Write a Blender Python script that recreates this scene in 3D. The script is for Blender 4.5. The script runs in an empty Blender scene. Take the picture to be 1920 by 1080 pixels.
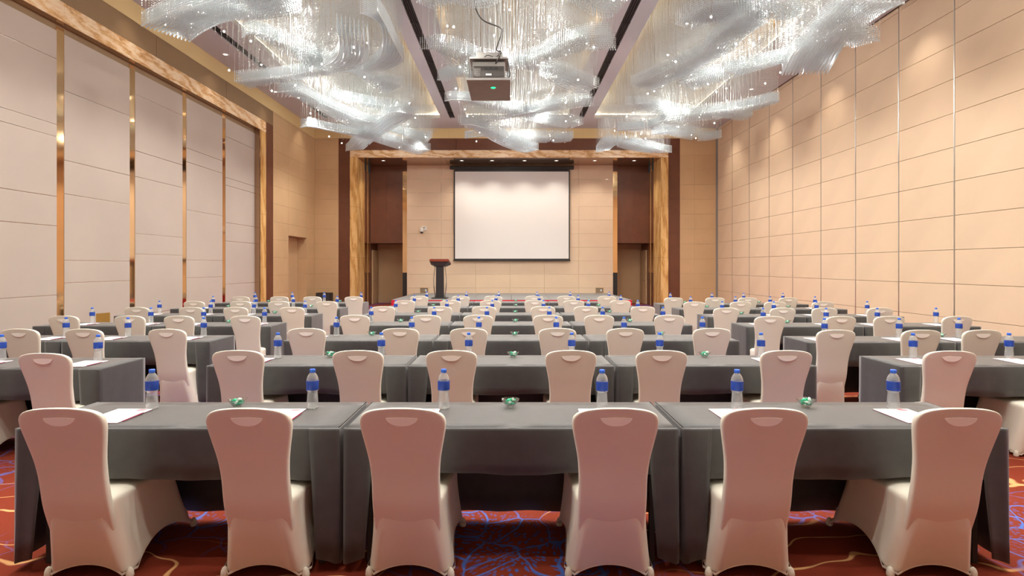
import bpy, bmesh, math, random
from mathutils import Vector, Matrix

random.seed(7)
SC = bpy.context.scene
COL = SC.collection
PI = math.pi

# ------------------------------------------------------------------ camera
F, CX, CY, H = 1048.0, 958.0, 499.0, 1.62       # focal length in px, vanishing point, eye height
cam = bpy.data.cameras.new('camera')
cam.sensor_width = 36.0
cam.lens = F / 1920 * 36
cam.shift_x = (960 - CX) / 1920
cam.shift_y = -(540 - CY) / 1920
cam.clip_end = 200
cam_o = bpy.data.objects.new('camera', cam)
cam_o.location = (0, 0, H)
cam_o.rotation_euler = (PI / 2, 0, 0)
COL.objects.link(cam_o)
SC.camera = cam_o

# ------------------------------------------------------------------ world / exposure
W = bpy.data.worlds.new('world'); SC.world = W
W.use_nodes = True
W.node_tree.nodes['Background'].inputs[0].default_value = (1.0, 0.95, 0.9, 1)
W.node_tree.nodes['Background'].inputs[1].default_value = 0.02
SC.view_settings.view_transform = 'Standard'
SC.view_settings.look = 'None'
SC.view_settings.gamma = 1.0
SC.view_settings.use_curve_mapping = False
SC.view_settings.exposure = 0.04
SC.cycles.max_bounces = 6
SC.cycles.transmission_bounces = 8
SC.cycles.sample_clamp_indirect = 8.0

# light levels (watts)
P_BULB = 165.0       # each lit chandelier lamp
P_GLOW = 32.0         # lamps higher up among the strands
P_WASH = 170.0       # wall washers in the ceiling margin
P_STAGE = 150.0      # downlights in the portal soffit
E_COVE = 14.0         # cove strips
C_BULB = (1.0, 0.965, 0.89)
C_WASH = (1.0, 0.89, 0.74)

# ------------------------------------------------------------------ room measures (metres)
XL, XR = -7.55, 7.95
YB, YF = -4.0, 21.5          # wall behind the camera, wall with the stage portal
ZC = 6.92                    # ceiling
CT = 0.755                   # top of the table cloths

# ------------------------------------------------------------------ helpers
def tag(o, label=None, cat=None, group=None, kind=None):
    if label: o['label'] = label
    if cat: o['category'] = cat
    if group: o['group'] = group
    if kind: o['kind'] = kind
    return o

def link(o, parent=None):
    COL.objects.link(o)
    if parent is not None: o.parent = parent
    return o

def empty(name, loc=(0, 0, 0), rz=0.0):
    o = bpy.data.objects.new(name, None)
    o.location = loc; o.rotation_euler = (0, 0, rz)
    o.empty_display_size = 0.1
    return link(o)

def mesh_obj(name, bm, mat, parent=None, smooth=False, loc=None):
    me = bpy.data.meshes.new(name)
    bmesh.ops.recalc_face_normals(bm, faces=bm.faces[:])
    bm.to_mesh(me); bm.free()
    if smooth:
        for p in me.polygons: p.use_smooth = True
    if mat is not None: me.materials.append(mat)
    o = bpy.data.objects.new(name, me)
    if loc: o.location = loc
    return link(o, parent)

def inst(name, me, parent=None, loc=(0, 0, 0), rot=(0, 0, 0), scale=None):
    o = bpy.data.objects.new(name, me)
    o.location = loc; o.rotation_euler = rot
    if scale: o.scale = scale
    return link(o, parent)

def add_box(bm, x0, x1, y0, y1, z0, z1, bevel=0.0):
    r = bmesh.ops.create_cube(bm, size=1.0)
    M = Matrix.Translation(((x0 + x1) / 2, (y0 + y1) / 2, (z0 + z1) / 2)) @ Matrix.Diagonal((abs(x1 - x0), abs(y1 - y0), abs(z1 - z0), 1))
    bmesh.ops.transform(bm, matrix=M, verts=r['verts'])
    if bevel:
        es = list({e for v in r['verts'] for e in v.link_edges})
        bmesh.ops.bevel(bm, geom=es, offset=bevel, segments=2, affect='EDGES', profile=0.6)

def box(name, x0, x1, y0, y1, z0, z1, mat, parent=None, bevel=0.0):
    bm = bmesh.new()
    add_box(bm, x0, x1, y0, y1, z0, z1, bevel)
    return mesh_obj(name, bm, mat, parent)

def boxmesh(name, sx, sy, sz, mat, bevel=0.0):
    bm = bmesh.new()
    add_box(bm, -sx / 2, sx / 2, -sy / 2, sy / 2, -sz / 2, sz / 2, bevel)
    me = bpy.data.meshes.new(name)
    bm.to_mesh(me); bm.free(); me.materials.append(mat)
    return me

def lathe(bm, prof, n=24, wob=None):
    rings = []
    for (r, z) in prof:
        if r < 1e-5:
            rings.append([bm.verts.new((0, 0, z))])
        else:
            ring = []
            for k in range(n):
                a = 2 * PI * k / n
                rr = r * (wob(a, z) if wob else 1.0)
                ring.append(bm.verts.new((rr * math.cos(a), rr * math.sin(a), z)))
            rings.append(ring)
    for A, B in zip(rings, rings[1:]):
        for k in range(n):
            a0, a1 = A[k % len(A)], A[(k + 1) % len(A)]
            b0, b1 = B[k % len(B)], B[(k + 1) % len(B)]
            vs = []
            for v in (a0, a1, b1, b0):
                if v not in vs: vs.append(v)
            if len(vs) > 2: bm.faces.new(vs)

def tube(bm, pts, r, n=8, cap=True):
    pts = [Vector(p) for p in pts]
    rings = []
    for i, p in enumerate(pts):
        t = (pts[min(i + 1, len(pts) - 1)] - pts[max(i - 1, 0)]).normalized()
        up = Vector((0, 0, 1)) if abs(t.z) < 0.9 else Vector((1, 0, 0))
        u = t.cross(up).normalized(); w = t.cross(u)
        rr = r[i] if isinstance(r, (list, tuple)) else r
        rings.append([bm.verts.new(p + rr * (math.cos(2 * PI * k / n) * u + math.sin(2 * PI * k / n) * w)) for k in range(n)])
    for A, B in zip(rings, rings[1:]):
        for k in range(n):
            bm.faces.new((A[k], A[(k + 1) % n], B[(k + 1) % n], B[k]))
    if cap:
        bm.faces.new(rings[0]); bm.faces.new(rings[-1])

def loft(bm, rings, cap0=True, cap1=True):
    R = [[bm.verts.new(p) for p in ring] for ring in rings]
    n = len(R[0])
    for A, B in zip(R, R[1:]):
        for k in range(n):
            bm.faces.new((A[k], A[(k + 1) % n], B[(k + 1) % n], B[k]))
    if cap0: bm.faces.new(R[0])
    if cap1: bm.faces.new(R[-1])
    return R

# ------------------------------------------------------------------ materials
def new_mat(name):
    m = bpy.data.materials.new(name); m.use_nodes = True
    nt = m.node_tree
    return m, nt, nt.nodes['Principled BSDF']

def set_in(b, **kw):
    for k, v in kw.items():
        b.inputs[k.replace('_', ' ')].default_value = v

def plain(name, col, rough=0.6, metal=0.0, spec=0.5, var=0.0, vscale=8.0, bump=0.0, bscale=200.0, **kw):
    m, nt, b = new_mat(name)
    c = (*col, 1)
    set_in(b, Base_Color=c, Roughness=rough, Metallic=metal)
    b.inputs['Specular IOR Level'].default_value = spec
    for k, v in kw.items(): b.inputs[k.replace('_', ' ')].default_value = v
    tc = nt.nodes.new('ShaderNodeTexCoord')
    if var:
        n = nt.nodes.new('ShaderNodeTexNoise'); n.inputs['Scale'].default_value = vscale
        n.inputs['Detail'].default_value = 5
        nt.links.new(tc.outputs['Object'], n.inputs['Vector'])
        r = nt.nodes.new('ShaderNodeValToRGB')
        r.color_ramp.elements[0].position = 0.3; r.color_ramp.elements[1].position = 0.7
        r.color_ramp.elements[0].color = (*[x * (1 - var) for x in col], 1)
        r.color_ramp.elements[1].color = (*[min(1, x * (1 + var)) for x in col], 1)
        nt.links.new(n.outputs['Fac'], r.inputs['Fac']); nt.links.new(r.outputs['Color'], b.inputs['Base Color'])
    if bump:
        n = nt.nodes.new('ShaderNodeTexNoise'); n.inputs['Scale'].default_value = bscale
        nt.links.new(tc.outputs['Object'], n.inputs['Vector'])
        bp = nt.nodes.new('ShaderNodeBump'); bp.inputs['Strength'].default_value = bump; bp.inputs['Distance'].default_value = 0.004
        nt.links.new(n.outputs['Fac'], bp.inputs['Height']); nt.links.new(bp.outputs['Normal'], b.inputs['Normal'])
    return m

def emit(name, col, strength, sample=False):
    m = bpy.data.materials.new(name); m.use_nodes = True
    nt = m.node_tree; nt.nodes.clear()
    o = nt.nodes.new('ShaderNodeOutputMaterial'); e = nt.nodes.new('ShaderNodeEmission')
    e.inputs[0].default_value = (*col, 1); e.inputs[1].default_value = strength
    nt.links.new(e.outputs[0], o.inputs[0])
    if not sample: m.cycles.emission_sampling = 'NONE'
    return m

def onyx(name, c_dark, c_mid, c_light, scale=1.4, stretch=(1, 1, 1)):
    m, nt, b = new_mat(name)
    set_in(b, Roughness=0.22)
    tc = nt.nodes.new('ShaderNodeTexCoord')
    mp = nt.nodes.new('ShaderNodeMapping'); mp.inputs['Scale'].default_value = stretch
    nt.links.new(tc.outputs['Object'], mp.inputs['Vector'])
    w = nt.nodes.new('ShaderNodeTexWave'); w.wave_type = 'BANDS'; w.bands_direction = 'DIAGONAL'
    w.inputs['Scale'].default_value = scale; w.inputs['Distortion'].default_value = 15.0
    w.inputs['Detail'].default_value = 7; w.inputs['Detail Scale'].default_value = 1.1; w.inputs['Detail Roughness'].default_value = 0.62
    nt.links.new(mp.outputs['Vector'], w.inputs['Vector'])
    n = nt.nodes.new('ShaderNodeTexNoise'); n.inputs['Scale'].default_value = scale * 9; n.inputs['Detail'].default_value = 8
    n.inputs['Distortion'].default_value = 1.5
    nt.links.new(mp.outputs['Vector'], n.inputs['Vector'])
    mx = nt.nodes.new('ShaderNodeMix'); mx.data_type = 'FLOAT'; mx.inputs['Factor'].default_value = 0.6
    nt.links.new(w.outputs['Fac'], mx.inputs['A']); nt.links.new(n.outputs['Fac'], mx.inputs['B'])
    r = nt.nodes.new('ShaderNodeValToRGB')
    e = r.color_ramp.elements
    e[0].position = 0.15; e[0].color = (*c_dark, 1); e[1].position = 0.85; e[1].color = (*c_light, 1)
    x = e.new(0.38); x.color = (*c_mid, 1)
    x = e.new(0.60); x.color = (*[(a + c) / 2 for a, c in zip(c_mid, c_light)], 1)
    nt.links.new(mx.outputs['Result'], r.inputs['Fac']); nt.links.new(r.outputs['Color'], b.inputs['Base Color'])
    return m

def carpet():
    m, nt, b = new_mat('carpet')
    set_in(b, Roughness=0.95); b.inputs['Specular IOR Level'].default_value = 0.15
    L = nt.links.new
    tc = nt.nodes.new('ShaderNodeTexCoord')
    nz = nt.nodes.new('ShaderNodeTexNoise'); nz.inputs['Scale'].default_value = 1.6; nz.inputs['Detail'].default_value = 2
    L(tc.outputs['Object'], nz.inputs['Vector'])
    sub = nt.nodes.new('ShaderNodeVectorMath'); sub.operation = 'SUBTRACT'; sub.inputs[1].default_value = (0.5, 0.5, 0.5)
    L(nz.outputs['Color'], sub.inputs[0])
    sc = nt.nodes.new('ShaderNodeVectorMath'); sc.operation = 'SCALE'; sc.inputs['Scale'].default_value = 0.7
    L(sub.outputs[0], sc.inputs[0])
    ad = nt.nodes.new('ShaderNodeVectorMath'); ad.operation = 'ADD'
    L(tc.outputs['Object'], ad.inputs[0]); L(sc.outputs[0], ad.inputs[1])
    def ramp(src, p0, p1, inv=False):
        r = nt.nodes.new('ShaderNodeMapRange'); r.inputs['From Min'].default_value = p0; r.inputs['From Max'].default_value = p1
        if inv: r.inputs['To Min'].default_value = 1; r.inputs['To Max'].default_value = 0
        L(src, r.inputs['Value']); return r.outputs['Result']
    def vor(scale, feat):
        v = nt.nodes.new('ShaderNodeTexVoronoi'); v.feature = feat; v.inputs['Scale'].default_value = scale
        v.voronoi_dimensions = '2D'
        L(ad.outputs[0], v.inputs['Vector']); return v.outputs['Distance']
    def mul(a, c):
        k = nt.nodes.new('ShaderNodeMath'); k.operation = 'MULTIPLY'; L(a, k.inputs[0]); L(c, k.inputs[1]); return k.outputs[0]
    def mix(f, a, c):
        k = nt.nodes.new('ShaderNodeMix'); k.data_type = 'RGBA'
        L(f, k.inputs['Factor'])
        if isinstance(a, tuple): k.inputs['A'].default_value = (*a, 1)
        else: L(a, k.inputs['A'])
        k.inputs['B'].default_value = (*c, 1)
        return k.outputs['Result']
    lines = ramp(vor(4.2, 'DISTANCE_TO_EDGE'), 0.02, 0.045, True)
    dots = ramp(vor(24.0, 'F1'), 0.22, 0.32, True)
    zone = nt.nodes.new('ShaderNodeTexNoise'); zone.inputs['Scale'].default_value = 0.55; zone.inputs['Detail'].default_value = 1
    L(tc.outputs['Object'], zone.inputs['Vector'])
    blue_zone = ramp(zone.outputs['Fac'], 0.42, 0.52)
    dot_zone = ramp(zone.outputs['Fac'], 0.47, 0.57)
    wv = nt.nodes.new('ShaderNodeTexWave'); wv.wave_type = 'RINGS'; wv.inputs['Scale'].default_value = 1.1
    wv.inputs['Distortion'].default_value = 7; wv.inputs['Detail'].default_value = 2
    L(ad.outputs[0], wv.inputs['Vector'])
    gold = ramp(wv.outputs['Fac'], 0.988, 0.998)
    gold_zone = ramp(zone.outputs['Fac'], 0.43, 0.48, True)
    fine = nt.nodes.new('ShaderNodeTexNoise'); fine.inputs['Scale'].default_value = 260; L(tc.outputs['Object'], fine.inputs['Vector'])
    base = nt.nodes.new('ShaderNodeValToRGB')
    base.color_ramp.elements[0].position = 0.3; base.color_ramp.elements[0].color = (0.16, 0.024, 0.011, 1)
    base.color_ramp.elements[1].position = 0.7; base.color_ramp.elements[1].color = (0.29, 0.048, 0.022, 1)
    L(fine.outputs['Fac'], base.inputs['Fac'])
    c = mix(mul(dots, dot_zone), base.outputs['Color'], (0.07, 0.12, 0.42))
    c = mix(mul(lines, blue_zone), c, (0.09, 0.17, 0.55))
    c = mix(mul(gold, gold_zone), c, (0.72, 0.40, 0.17))
    L(c, b.inputs['Base Color'])
    bp = nt.nodes.new('ShaderNodeBump'); bp.inputs['Strength'].default_value = 0.35; bp.inputs['Distance'].default_value = 0.004
    L(fine.outputs['Fac'], bp.inputs['Height']); L(bp.outputs['Normal'], b.inputs['Normal'])
    return m

def glassy(name, col, rough=0.02, ior=1.33):
    m, nt, b = new_mat(name)
    set_in(b, Base_Color=(*col, 1), Roughness=rough, IOR=ior)
    b.inputs['Transmission Weight'].default_value = 1.0
    return m

def thin_glass(name, haze=0.0, blend=0.25):
    m = bpy.data.materials.new(name); m.use_nodes = True
    nt = m.node_tree; nt.nodes.clear(); L = nt.links.new
    out = nt.nodes.new('ShaderNodeOutputMaterial')
    gl = nt.nodes.new('ShaderNodeBsdfGlossy'); gl.inputs['Roughness'].default_value = 0.05
    tr = nt.nodes.new('ShaderNodeBsdfTransparent'); tr.inputs['Color'].default_value = (0.95, 0.98, 0.97, 1)
    lw = nt.nodes.new('ShaderNodeLayerWeight'); lw.inputs['Blend'].default_value = blend
    mx = nt.nodes.new('ShaderNodeMixShader'); L(lw.outputs['Facing'], mx.inputs[0]); L(tr.outputs[0], mx.inputs[1]); L(gl.outputs[0], mx.inputs[2])
    if haze:
        df = nt.nodes.new('ShaderNodeBsdfDiffuse'); df.inputs['Color'].default_value = (0.86, 0.88, 0.92, 1)
        m2 = nt.nodes.new('ShaderNodeMixShader'); m2.inputs[0].default_value = haze
        L(mx.outputs[0], m2.inputs[1]); L(df.outputs[0], m2.inputs[2]); mx = m2
    L(mx.outputs[0], out.inputs['Surface'])
    return m

M = dict(
    carpet=carpet(),
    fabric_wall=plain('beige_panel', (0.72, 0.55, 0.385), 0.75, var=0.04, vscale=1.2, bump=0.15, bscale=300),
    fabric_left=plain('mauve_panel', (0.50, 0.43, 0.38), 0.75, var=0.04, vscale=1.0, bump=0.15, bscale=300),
    tan_wall=plain('tan_panel', (0.60, 0.40, 0.22), 0.65, var=0.05, vscale=1.2, bump=0.1, bscale=300),
    stage_wall=plain('stage_panel', (0.72, 0.55, 0.40), 0.6, var=0.04, vscale=1.2),
    joint=plain('joint', (0.22, 0.14, 0.08), 0.5),
    joint_metal=plain('joint_metal', (0.75, 0.68, 0.58), 0.25, 1.0),
    alu=plain('aluminium_edge', (0.72, 0.72, 0.72), 0.3, 1.0),
    brown=plain('brown_veneer', (0.145, 0.050, 0.024), 0.4, var=0.12, vscale=3),
    bronze=plain('bronze_fascia', (0.27, 0.17, 0.085), 0.45, var=0.06, vscale=2),
    cream=plain('cream_paint', (0.74, 0.56, 0.28), 0.8),
    copper=plain('copper_mirror', (0.86, 0.56, 0.30), 0.07, 1.0),
    soffit=plain('dark_mirror', (0.45, 0.30, 0.19), 0.12, 0.85),
    onyx=onyx('onyx', (0.40, 0.18, 0.07), (0.74, 0.46, 0.22), (0.95, 0.80, 0.58), 0.55, (1.1, 1.1, 4.0)),
    onyx_v=onyx('onyx_vertical', (0.40, 0.18, 0.055), (0.66, 0.37, 0.12), (0.86, 0.58, 0.26), 0.5, (3.0, 3.0, 0.55)),
    ceiling=plain('ceiling_paint', (0.56, 0.555, 0.58), 0.9),
    coffer=plain('coffer_gold', (0.34, 0.22, 0.11), 0.35, 0.4),
    slot=plain('diffuser_slot', (0.09, 0.085, 0.08), 0.7),
    cove=emit('cove_light', (1.0, 0.86, 0.58), E_COVE, True),
    lamp=emit('lamp_face', (1.0, 0.95, 0.86), 3.0),
    bulb=emit('bulb', (1.0, 0.95, 0.86), 40.0),
    chrome=plain('chrome', (0.8, 0.8, 0.8), 0.12, 1.0),
    cloth=plain('grey_cloth', (0.058, 0.058, 0.060), 0.50, spec=0.45, var=0.10, vscale=14, bump=0.12, bscale=420, Sheen_Weight=0.38, Sheen_Roughness=0.40),
    chair=plain('chair_cover', (0.83, 0.805, 0.70), 0.62, spec=0.3, bump=0.08, bscale=600),
    chair_backlit=plain('chair_cover_backlit', (0.97, 0.93, 0.87), 0.6, spec=0.3),  # paler tone paints in light coming through the fabric over the grip hole
    paper=plain('paper', (0.86, 0.87, 0.90), 0.7),
    crimson=plain('crimson', (0.30, 0.02, 0.07), 0.4),
    logo=plain('pink_print', (0.80, 0.22, 0.26), 0.6),
    graphite=plain('pencil_tip', (0.03, 0.03, 0.03), 0.5),
    water=thin_glass('clear_bottle', 0.20, 0.35),
    cap=plain('blue_cap', (0.035, 0.16, 0.80), 0.35),
    label=plain('blue_label', (0.012, 0.055, 0.36), 0.4),
    glass=thin_glass('clear_glass'),
    candy_g=plain('green_wrapper', (0.02, 0.52, 0.27), 0.3),
    candy_w=plain('white_wrapper', (0.72, 0.88, 0.80), 0.3),
    screen=plain('screen_fabric', (0.80, 0.79, 0.79), 0.85),
    black=plain('black_paint', (0.022, 0.020, 0.020), 0.45),
    dark=plain('dark_plastic', (0.05, 0.045, 0.042), 0.5),
    deck=plain('stage_carpet', (0.22, 0.215, 0.215), 0.9, var=0.06, vscale=5),
    red=plain('red_skirt', (0.62, 0.010, 0.035), 0.8),
    mahogany=plain('mahogany', (0.22, 0.045, 0.022), 0.3, var=0.2, vscale=12),
    walnut=plain('walnut_plate', (0.13, 0.065, 0.032), 0.35, var=0.15, vscale=6),
    grey=plain('grey_metal', (0.30, 0.29, 0.28), 0.45, 0.4),
    white=plain('white_plastic', (0.80, 0.79, 0.76), 0.4),
    gold=plain('brass_sheet', (0.62, 0.38, 0.10), 0.35, 0.7),
    brass=plain('brass_frame', (0.50, 0.33, 0.16), 0.35, 0.8),
    green_glow=emit('green_glow', (0.02, 0.9, 0.25), 3.0),  # glow painted in for a green reflection on the projector plate
    table=plain('table_wood', (0.25, 0.16, 0.09), 0.5),
)
def crystal(name, dc, gloss):
    m = bpy.data.materials.new(name); m.use_nodes = True
    nt = m.node_tree; nt.nodes.clear(); L = nt.links.new
    out = nt.nodes.new('ShaderNodeOutputMaterial')
    gl = nt.nodes.new('ShaderNodeBsdfGlossy'); gl.inputs['Color'].default_value = (0.92, 0.97, 1.0, 1); gl.inputs['Roughness'].default_value = 0.15
    df = nt.nodes.new('ShaderNodeBsdfDiffuse'); df.inputs['Color'].default_value = (*dc, 1)
    tl = nt.nodes.new('ShaderNodeBsdfTranslucent'); tl.inputs['Color'].default_value = (*dc, 1)
    m1 = nt.nodes.new('ShaderNodeMixShader'); m1.inputs[0].default_value = 0.4; L(df.outputs[0], m1.inputs[1]); L(tl.outputs[0], m1.inputs[2])
    m2 = nt.nodes.new('ShaderNodeMixShader'); m2.inputs[0].default_value = gloss; L(m1.outputs[0], m2.inputs[1]); L(gl.outputs[0], m2.inputs[2])
    L(m2.outputs[0], out.inputs['Surface'])
    return m
M['crystal'] = crystal('crystal', (0.74, 0.77, 0.77), 0.40)
M['crystal_tip'] = crystal('crystal_tip', (0.87, 0.96, 1.0), 0.28)

# ------------------------------------------------------------------ lights of the room
def point_light(name, loc, power, col, radius=0.06, parent=None):
    l = bpy.data.lights.new(name, 'POINT'); l.energy = power; l.color = col; l.shadow_soft_size = radius
    o = bpy.data.objects.new(name, l); o.location = loc
    return link(o, parent)

def spot_light(name, loc, target, power, col, angle=70, blend=0.7, radius=0.04, parent=None):
    l = bpy.data.lights.new(name, 'SPOT'); l.energy = power; l.color = col
    l.spot_size = math.radians(angle); l.spot_blend = blend; l.shadow_soft_size = radius
    o = bpy.data.objects.new(name, l); o.location = loc
    o.rotation_euler = (Vector(target) - Vector(loc)).to_track_quat('-Z', 'Y').to_euler()
    return link(o, parent)

# ================================================================== STRUCTURE
fl = box('floor', XL - 0.6, XR + 0.1, YB - 0.1, 25.2, -0.1, 0.0, M['carpet']); tag(fl, 'patterned red carpet floor with blue and gold lines', kind='structure')

# ---- right wall: folding partition of beige panels
wr = box('wall_right', XR + 0.02, XR + 0.14, YB, YF + 0.05, 0, ZC + 0.05, M['joint']); tag(wr, 'beige partition wall of stacked panels with aluminium edges', kind='structure')
PW, PH = 1.437, 0.6145
pm = boxmesh('wall_panel', 0.024, PW - 0.030, PH - 0.0075, M['fabric_wall'], 0.003)
pt = boxmesh('wall_panel_top', 0.024, PW - 0.030, 0.16, M['fabric_wall'], 0.003)
for c in range(18):
    y1 = YF + 0.02 - c * PW
    if y1 - PW < YB: break
    yc = y1 - PW / 2
    if c < 15:
        for r in range(11):
            inst('wall_panel', pm, wr, (XR + 0.012, yc, 0.07 + PH * (r + 0.5)))
        inst('wall_panel', pt, wr, (XR + 0.012, yc, 0.07 + PH * 11 + 0.004 + 0.045), scale=(1, 1, 0.56))
    else:
        box('wall_panel', XR, XR + 0.024, y1 - PW + 0.015, y1 - 0.015, 0.07, ZC - 0.05, M['fabric_wall'], wr)
    box('edge_strip', XR - 0.004, XR + 0.02, y1 - 0.011, y1 + 0.011, 0.0, ZC - 0.04, M['alu'], wr)
bb = box('baseboard_right', XR - 0.006, XR + 0.02, YB, YF, 0, 0.066, M['joint']); tag(bb, kind='structure')
t = box('trim_1', XR - 0.07, XR + 0.02, YF - 0.03, YF + 0.0, 0, ZC, M['grey']); tag(t, 'grey corner post where the partition meets the portal wall', kind='structure')

# ---- left wall
wl = box('wall_left', XL - 0.34, XL - 0.24, YB, 18.2, 0, ZC + 0.05, M['joint']); tag(wl, 'wall of pale fabric panels and copper mirror strips in an onyx frame', kind='structure')
FX = XL - 0.15                                   # face of the fabric panels
gaps = [9.56 + 1.815 * k for k in range(-7, 4)]
PAT = {'A': (1.13, 2.30, 2.80, 3.81, 4.02, 5.13), 'B': (1.33, 1.72, 2.87, 3.45, 4.65),
       'C': (0.62, 1.87, 2.29, 3.46, 3.99, 5.15), 'D': (1.34, 1.77, 2.96, 4.10, 4.43)}
seq = 'ABCD'
for i in range(len(gaps)):
    y0 = gaps[i] + 0.083
    y1 = (gaps[i + 1] - 0.083) if i + 1 < len(gaps) else 16.80
    if y1 < YB + 0.2: continue
    y0 = max(y0, YB + 0.05)
    pat = PAT[seq[(i - 6) % 4]]
    zs = [0.07] + [z for z in pat] + [5.62]
    for z0, z1 in zip(zs, zs[1:]):
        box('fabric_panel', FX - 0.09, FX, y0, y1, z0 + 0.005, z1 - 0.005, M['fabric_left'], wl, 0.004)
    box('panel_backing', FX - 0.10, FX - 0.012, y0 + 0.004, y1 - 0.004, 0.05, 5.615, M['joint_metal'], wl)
for g in gaps:
    if g > YB: box('mirror_strip', FX - 0.10, FX - 0.010, g - 0.0825, g + 0.0825, 0.06, 5.70, M['copper'], wl)
box('mirror_header', FX - 0.10, FX - 0.02, YB, 16.82, 5.625, 5.74, M['bronze'], wl)
bb = box('baseboard_left', FX - 0.1, FX + 0.004, YB, 16.8, 0, 0.065, M['brown']); tag(bb, kind='structure')
fr = box('trim_2', XL - 0.24, XL - 0.015, YB, 17.2, 5.735, 6.06, M['soffit']); tag(fr, 'banded orange onyx frame around the fabric panel wall', kind='structure')
joints = [YB, 0.55, 2.35, 4.15, 5.95, 7.72, 9.45, 11.25, 13.05, 14.85, 17.24]
for a, c in zip(joints, joints[1:]):
    box('onyx_slab', XL - 0.04, XL, a + 0.002, c - 0.002, 5.74, 6.07, M['onyx'], fr, 0.003)
for a, c in ((0.0, 1.6), (1.6, 3.2), (3.2, 4.7), (4.7, 5.738)):
    box('onyx_slab', XL - 0.16, XL, 16.86, 17.24, a + 0.002, c - 0.002, M['onyx_v'], fr, 0.003)
box('reveal', XL - 0.24, XL - 0.005, 16.80, 16.857, 0, 5.735, M['soffit'], fr)
fa = box('trim_3', XL - 0.24, XL - 0.02, YB, 17.73, 6.07, 6.52, M['bronze']); tag(fa, 'bronze fascia above the onyx frame', kind='structure')
for a in range(-1, 7):
    y0 = max(YB, 17.75 - 2.92 * (a + 1)); y1 = 17.75 - 2.92 * a
    if a < 0: continue
    box('fascia_panel', XL - 0.03, XL - 0.002, y0 + 0.006, y1 - 0.006, 6.075, 6.53, M['bronze'], fa)
box('fascia_panel', XL - 0.05, XL - 0.002, 17.245, 17.75, 0, 6.07, M['brown'], fa)
uw = box('trim_4', XL - 0.24, XL + 0.0, YB, YF, 6.535, ZC, M['cream']); tag(uw, 'cream upper wall band under the ceiling', kind='structure')

# left wall, section with the service door
wd = box('wall_left_rear', XL - 0.5, XL - 0.40, 17.75, YF, 0, ZC, M['joint']); tag(wd, 'tan panelled wall section with a recessed door', kind='structure')
DY0, DY1, DZ = 18.97, 20.66, 2.66
TH = 0.572
rows = [0.0, 0.183] + [0.183 + TH * (k + 1) for k in range(11)] + [6.533]
rows = [z for z in rows if z <= 6.533]
def tan_block(parent, ya, yb, z0, z1):
    zz = [z0] + [z for z in rows if z0 + 0.05 < z < z1 - 0.05] + [z1]
    for a, c in zip(zz, zz[1:]):
        box('wall_panel', XL - 0.40, XL, ya + 0.002, yb - 0.002, a + 0.002, c - 0.002, M['tan_wall'], parent)
tan_block(wd, 17.75, DY0, 0, 6.533)
tan_block(wd, DY1, YF, 0, 6.533)
tan_block(wd, DY0, DY1, DZ, 6.533)
d1 = empty('door_1', (XL - 0.34, (DY0 + DY1) / 2, 0)); tag(d1, 'tan flush service door set deep in the left wall', kind='structure')
w2 = (DY1 - DY0) / 2
leaf = box('door_leaf', -0.05, 0.0, -w2 + 0.01, -0.004, 0.005, DZ - 0.01, M['tan_wall'], d1, 0.004)
box('door_leaf', -0.05, 0.0, 0.004, w2 - 0.01, 0.005, DZ - 0.01, M['tan_wall'], d1, 0.004)
bm = bmesh.new(); tube(bm, [(0.0, -0.72, 1.03), (0.05, -0.72, 1.03), (0.055, -0.70, 1.03), (0.055, -0.56, 1.03)], 0.011); add_box(bm, 0, 0.008, -0.745, -0.695, 0.93, 1.12)
mesh_obj('door_handle', bm, M['brass'], leaf)

# ---- wall behind the camera
wb = box('wall_rear', XL - 0.5, XR + 0.15, YB - 0.12, YB, 0, ZC + 0.1, M['fabric_wall']); tag(wb, 'beige wall at the back of the hall', kind='structure')

# ---- portal wall (front)
PXo0, PXo1, PXi0, PXi1 = -6.18, 6.04, -5.90, 5.755
PZi, PZo = 5.79, 6.07
YS, YP, YA = 23.10, 23.40, 24.70             # stage wall, brown panels, back of the side passages
wf = box('wall_front', XL - 0.5, PXo0 + 0.1, YF + 0.03, YF + 0.35, 0, ZC, M['joint']); tag(wf, 'tan panelled wall around the stage portal', kind='structure')
box('wall_core', PXo1 - 0.1, XR + 0.14, YF + 0.03, YF + 0.35, 0, ZC, M['joint'], wf)
box('wall_core', PXo0 + 0.1, PXo1 - 0.1, YF + 0.03, YF + 0.35, PZi + 0.06, ZC, M['joint'], wf)
def front_block(xa, xb, z0, z1, mat='tan_wall'):
    zz = [z0] + [z for z in rows if z0 + 0.05 < z < z1 - 0.05] + [z1]
    for a, c in zip(zz, zz[1:]):
        box('wall_panel', xa + 0.002, xb - 0.002, YF, YF + 0.03, a + 0.002, c - 0.002, M[mat], wf)
front_block(XL, -6.63, 0, 6.533)
front_block(6.50, 7.06, 0, 6.533)
front_block(7.06, XR, 0, 6.533)
for a, c in ((0, 2.3), (2.3, 4.2), (4.2, 6.53)):
    box('veneer_panel', -6.628, PXo0 - 0.002, YF - 0.004, YF + 0.03, a + 0.002, c - 0.002, M['brown'], wf)
    box('veneer_panel', PXo1 + 0.002, 6.498, YF - 0.004, YF + 0.03, a + 0.002, c - 0.002, M['brown'], wf)
nx = 6
for k in range(nx):
    a = PXo0 + (PXo1 - PXo0) * k / nx; c = PXo0 + (PXo1 - PXo0) * (k + 1) / nx
    box('veneer_panel', a + 0.003, c - 0.003, YF - 0.004, YF + 0.03, PZo + 0.004, 6.53, M['brown'], wf)
    a = XL + (XR - XL) * k / nx; c = XL + (XR - XL) * (k + 1) / nx
    box('wall_panel', a + 0.002, c - 0.002, YF, YF + 0.03, 6.536, ZC, M['cream'], wf)

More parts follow.
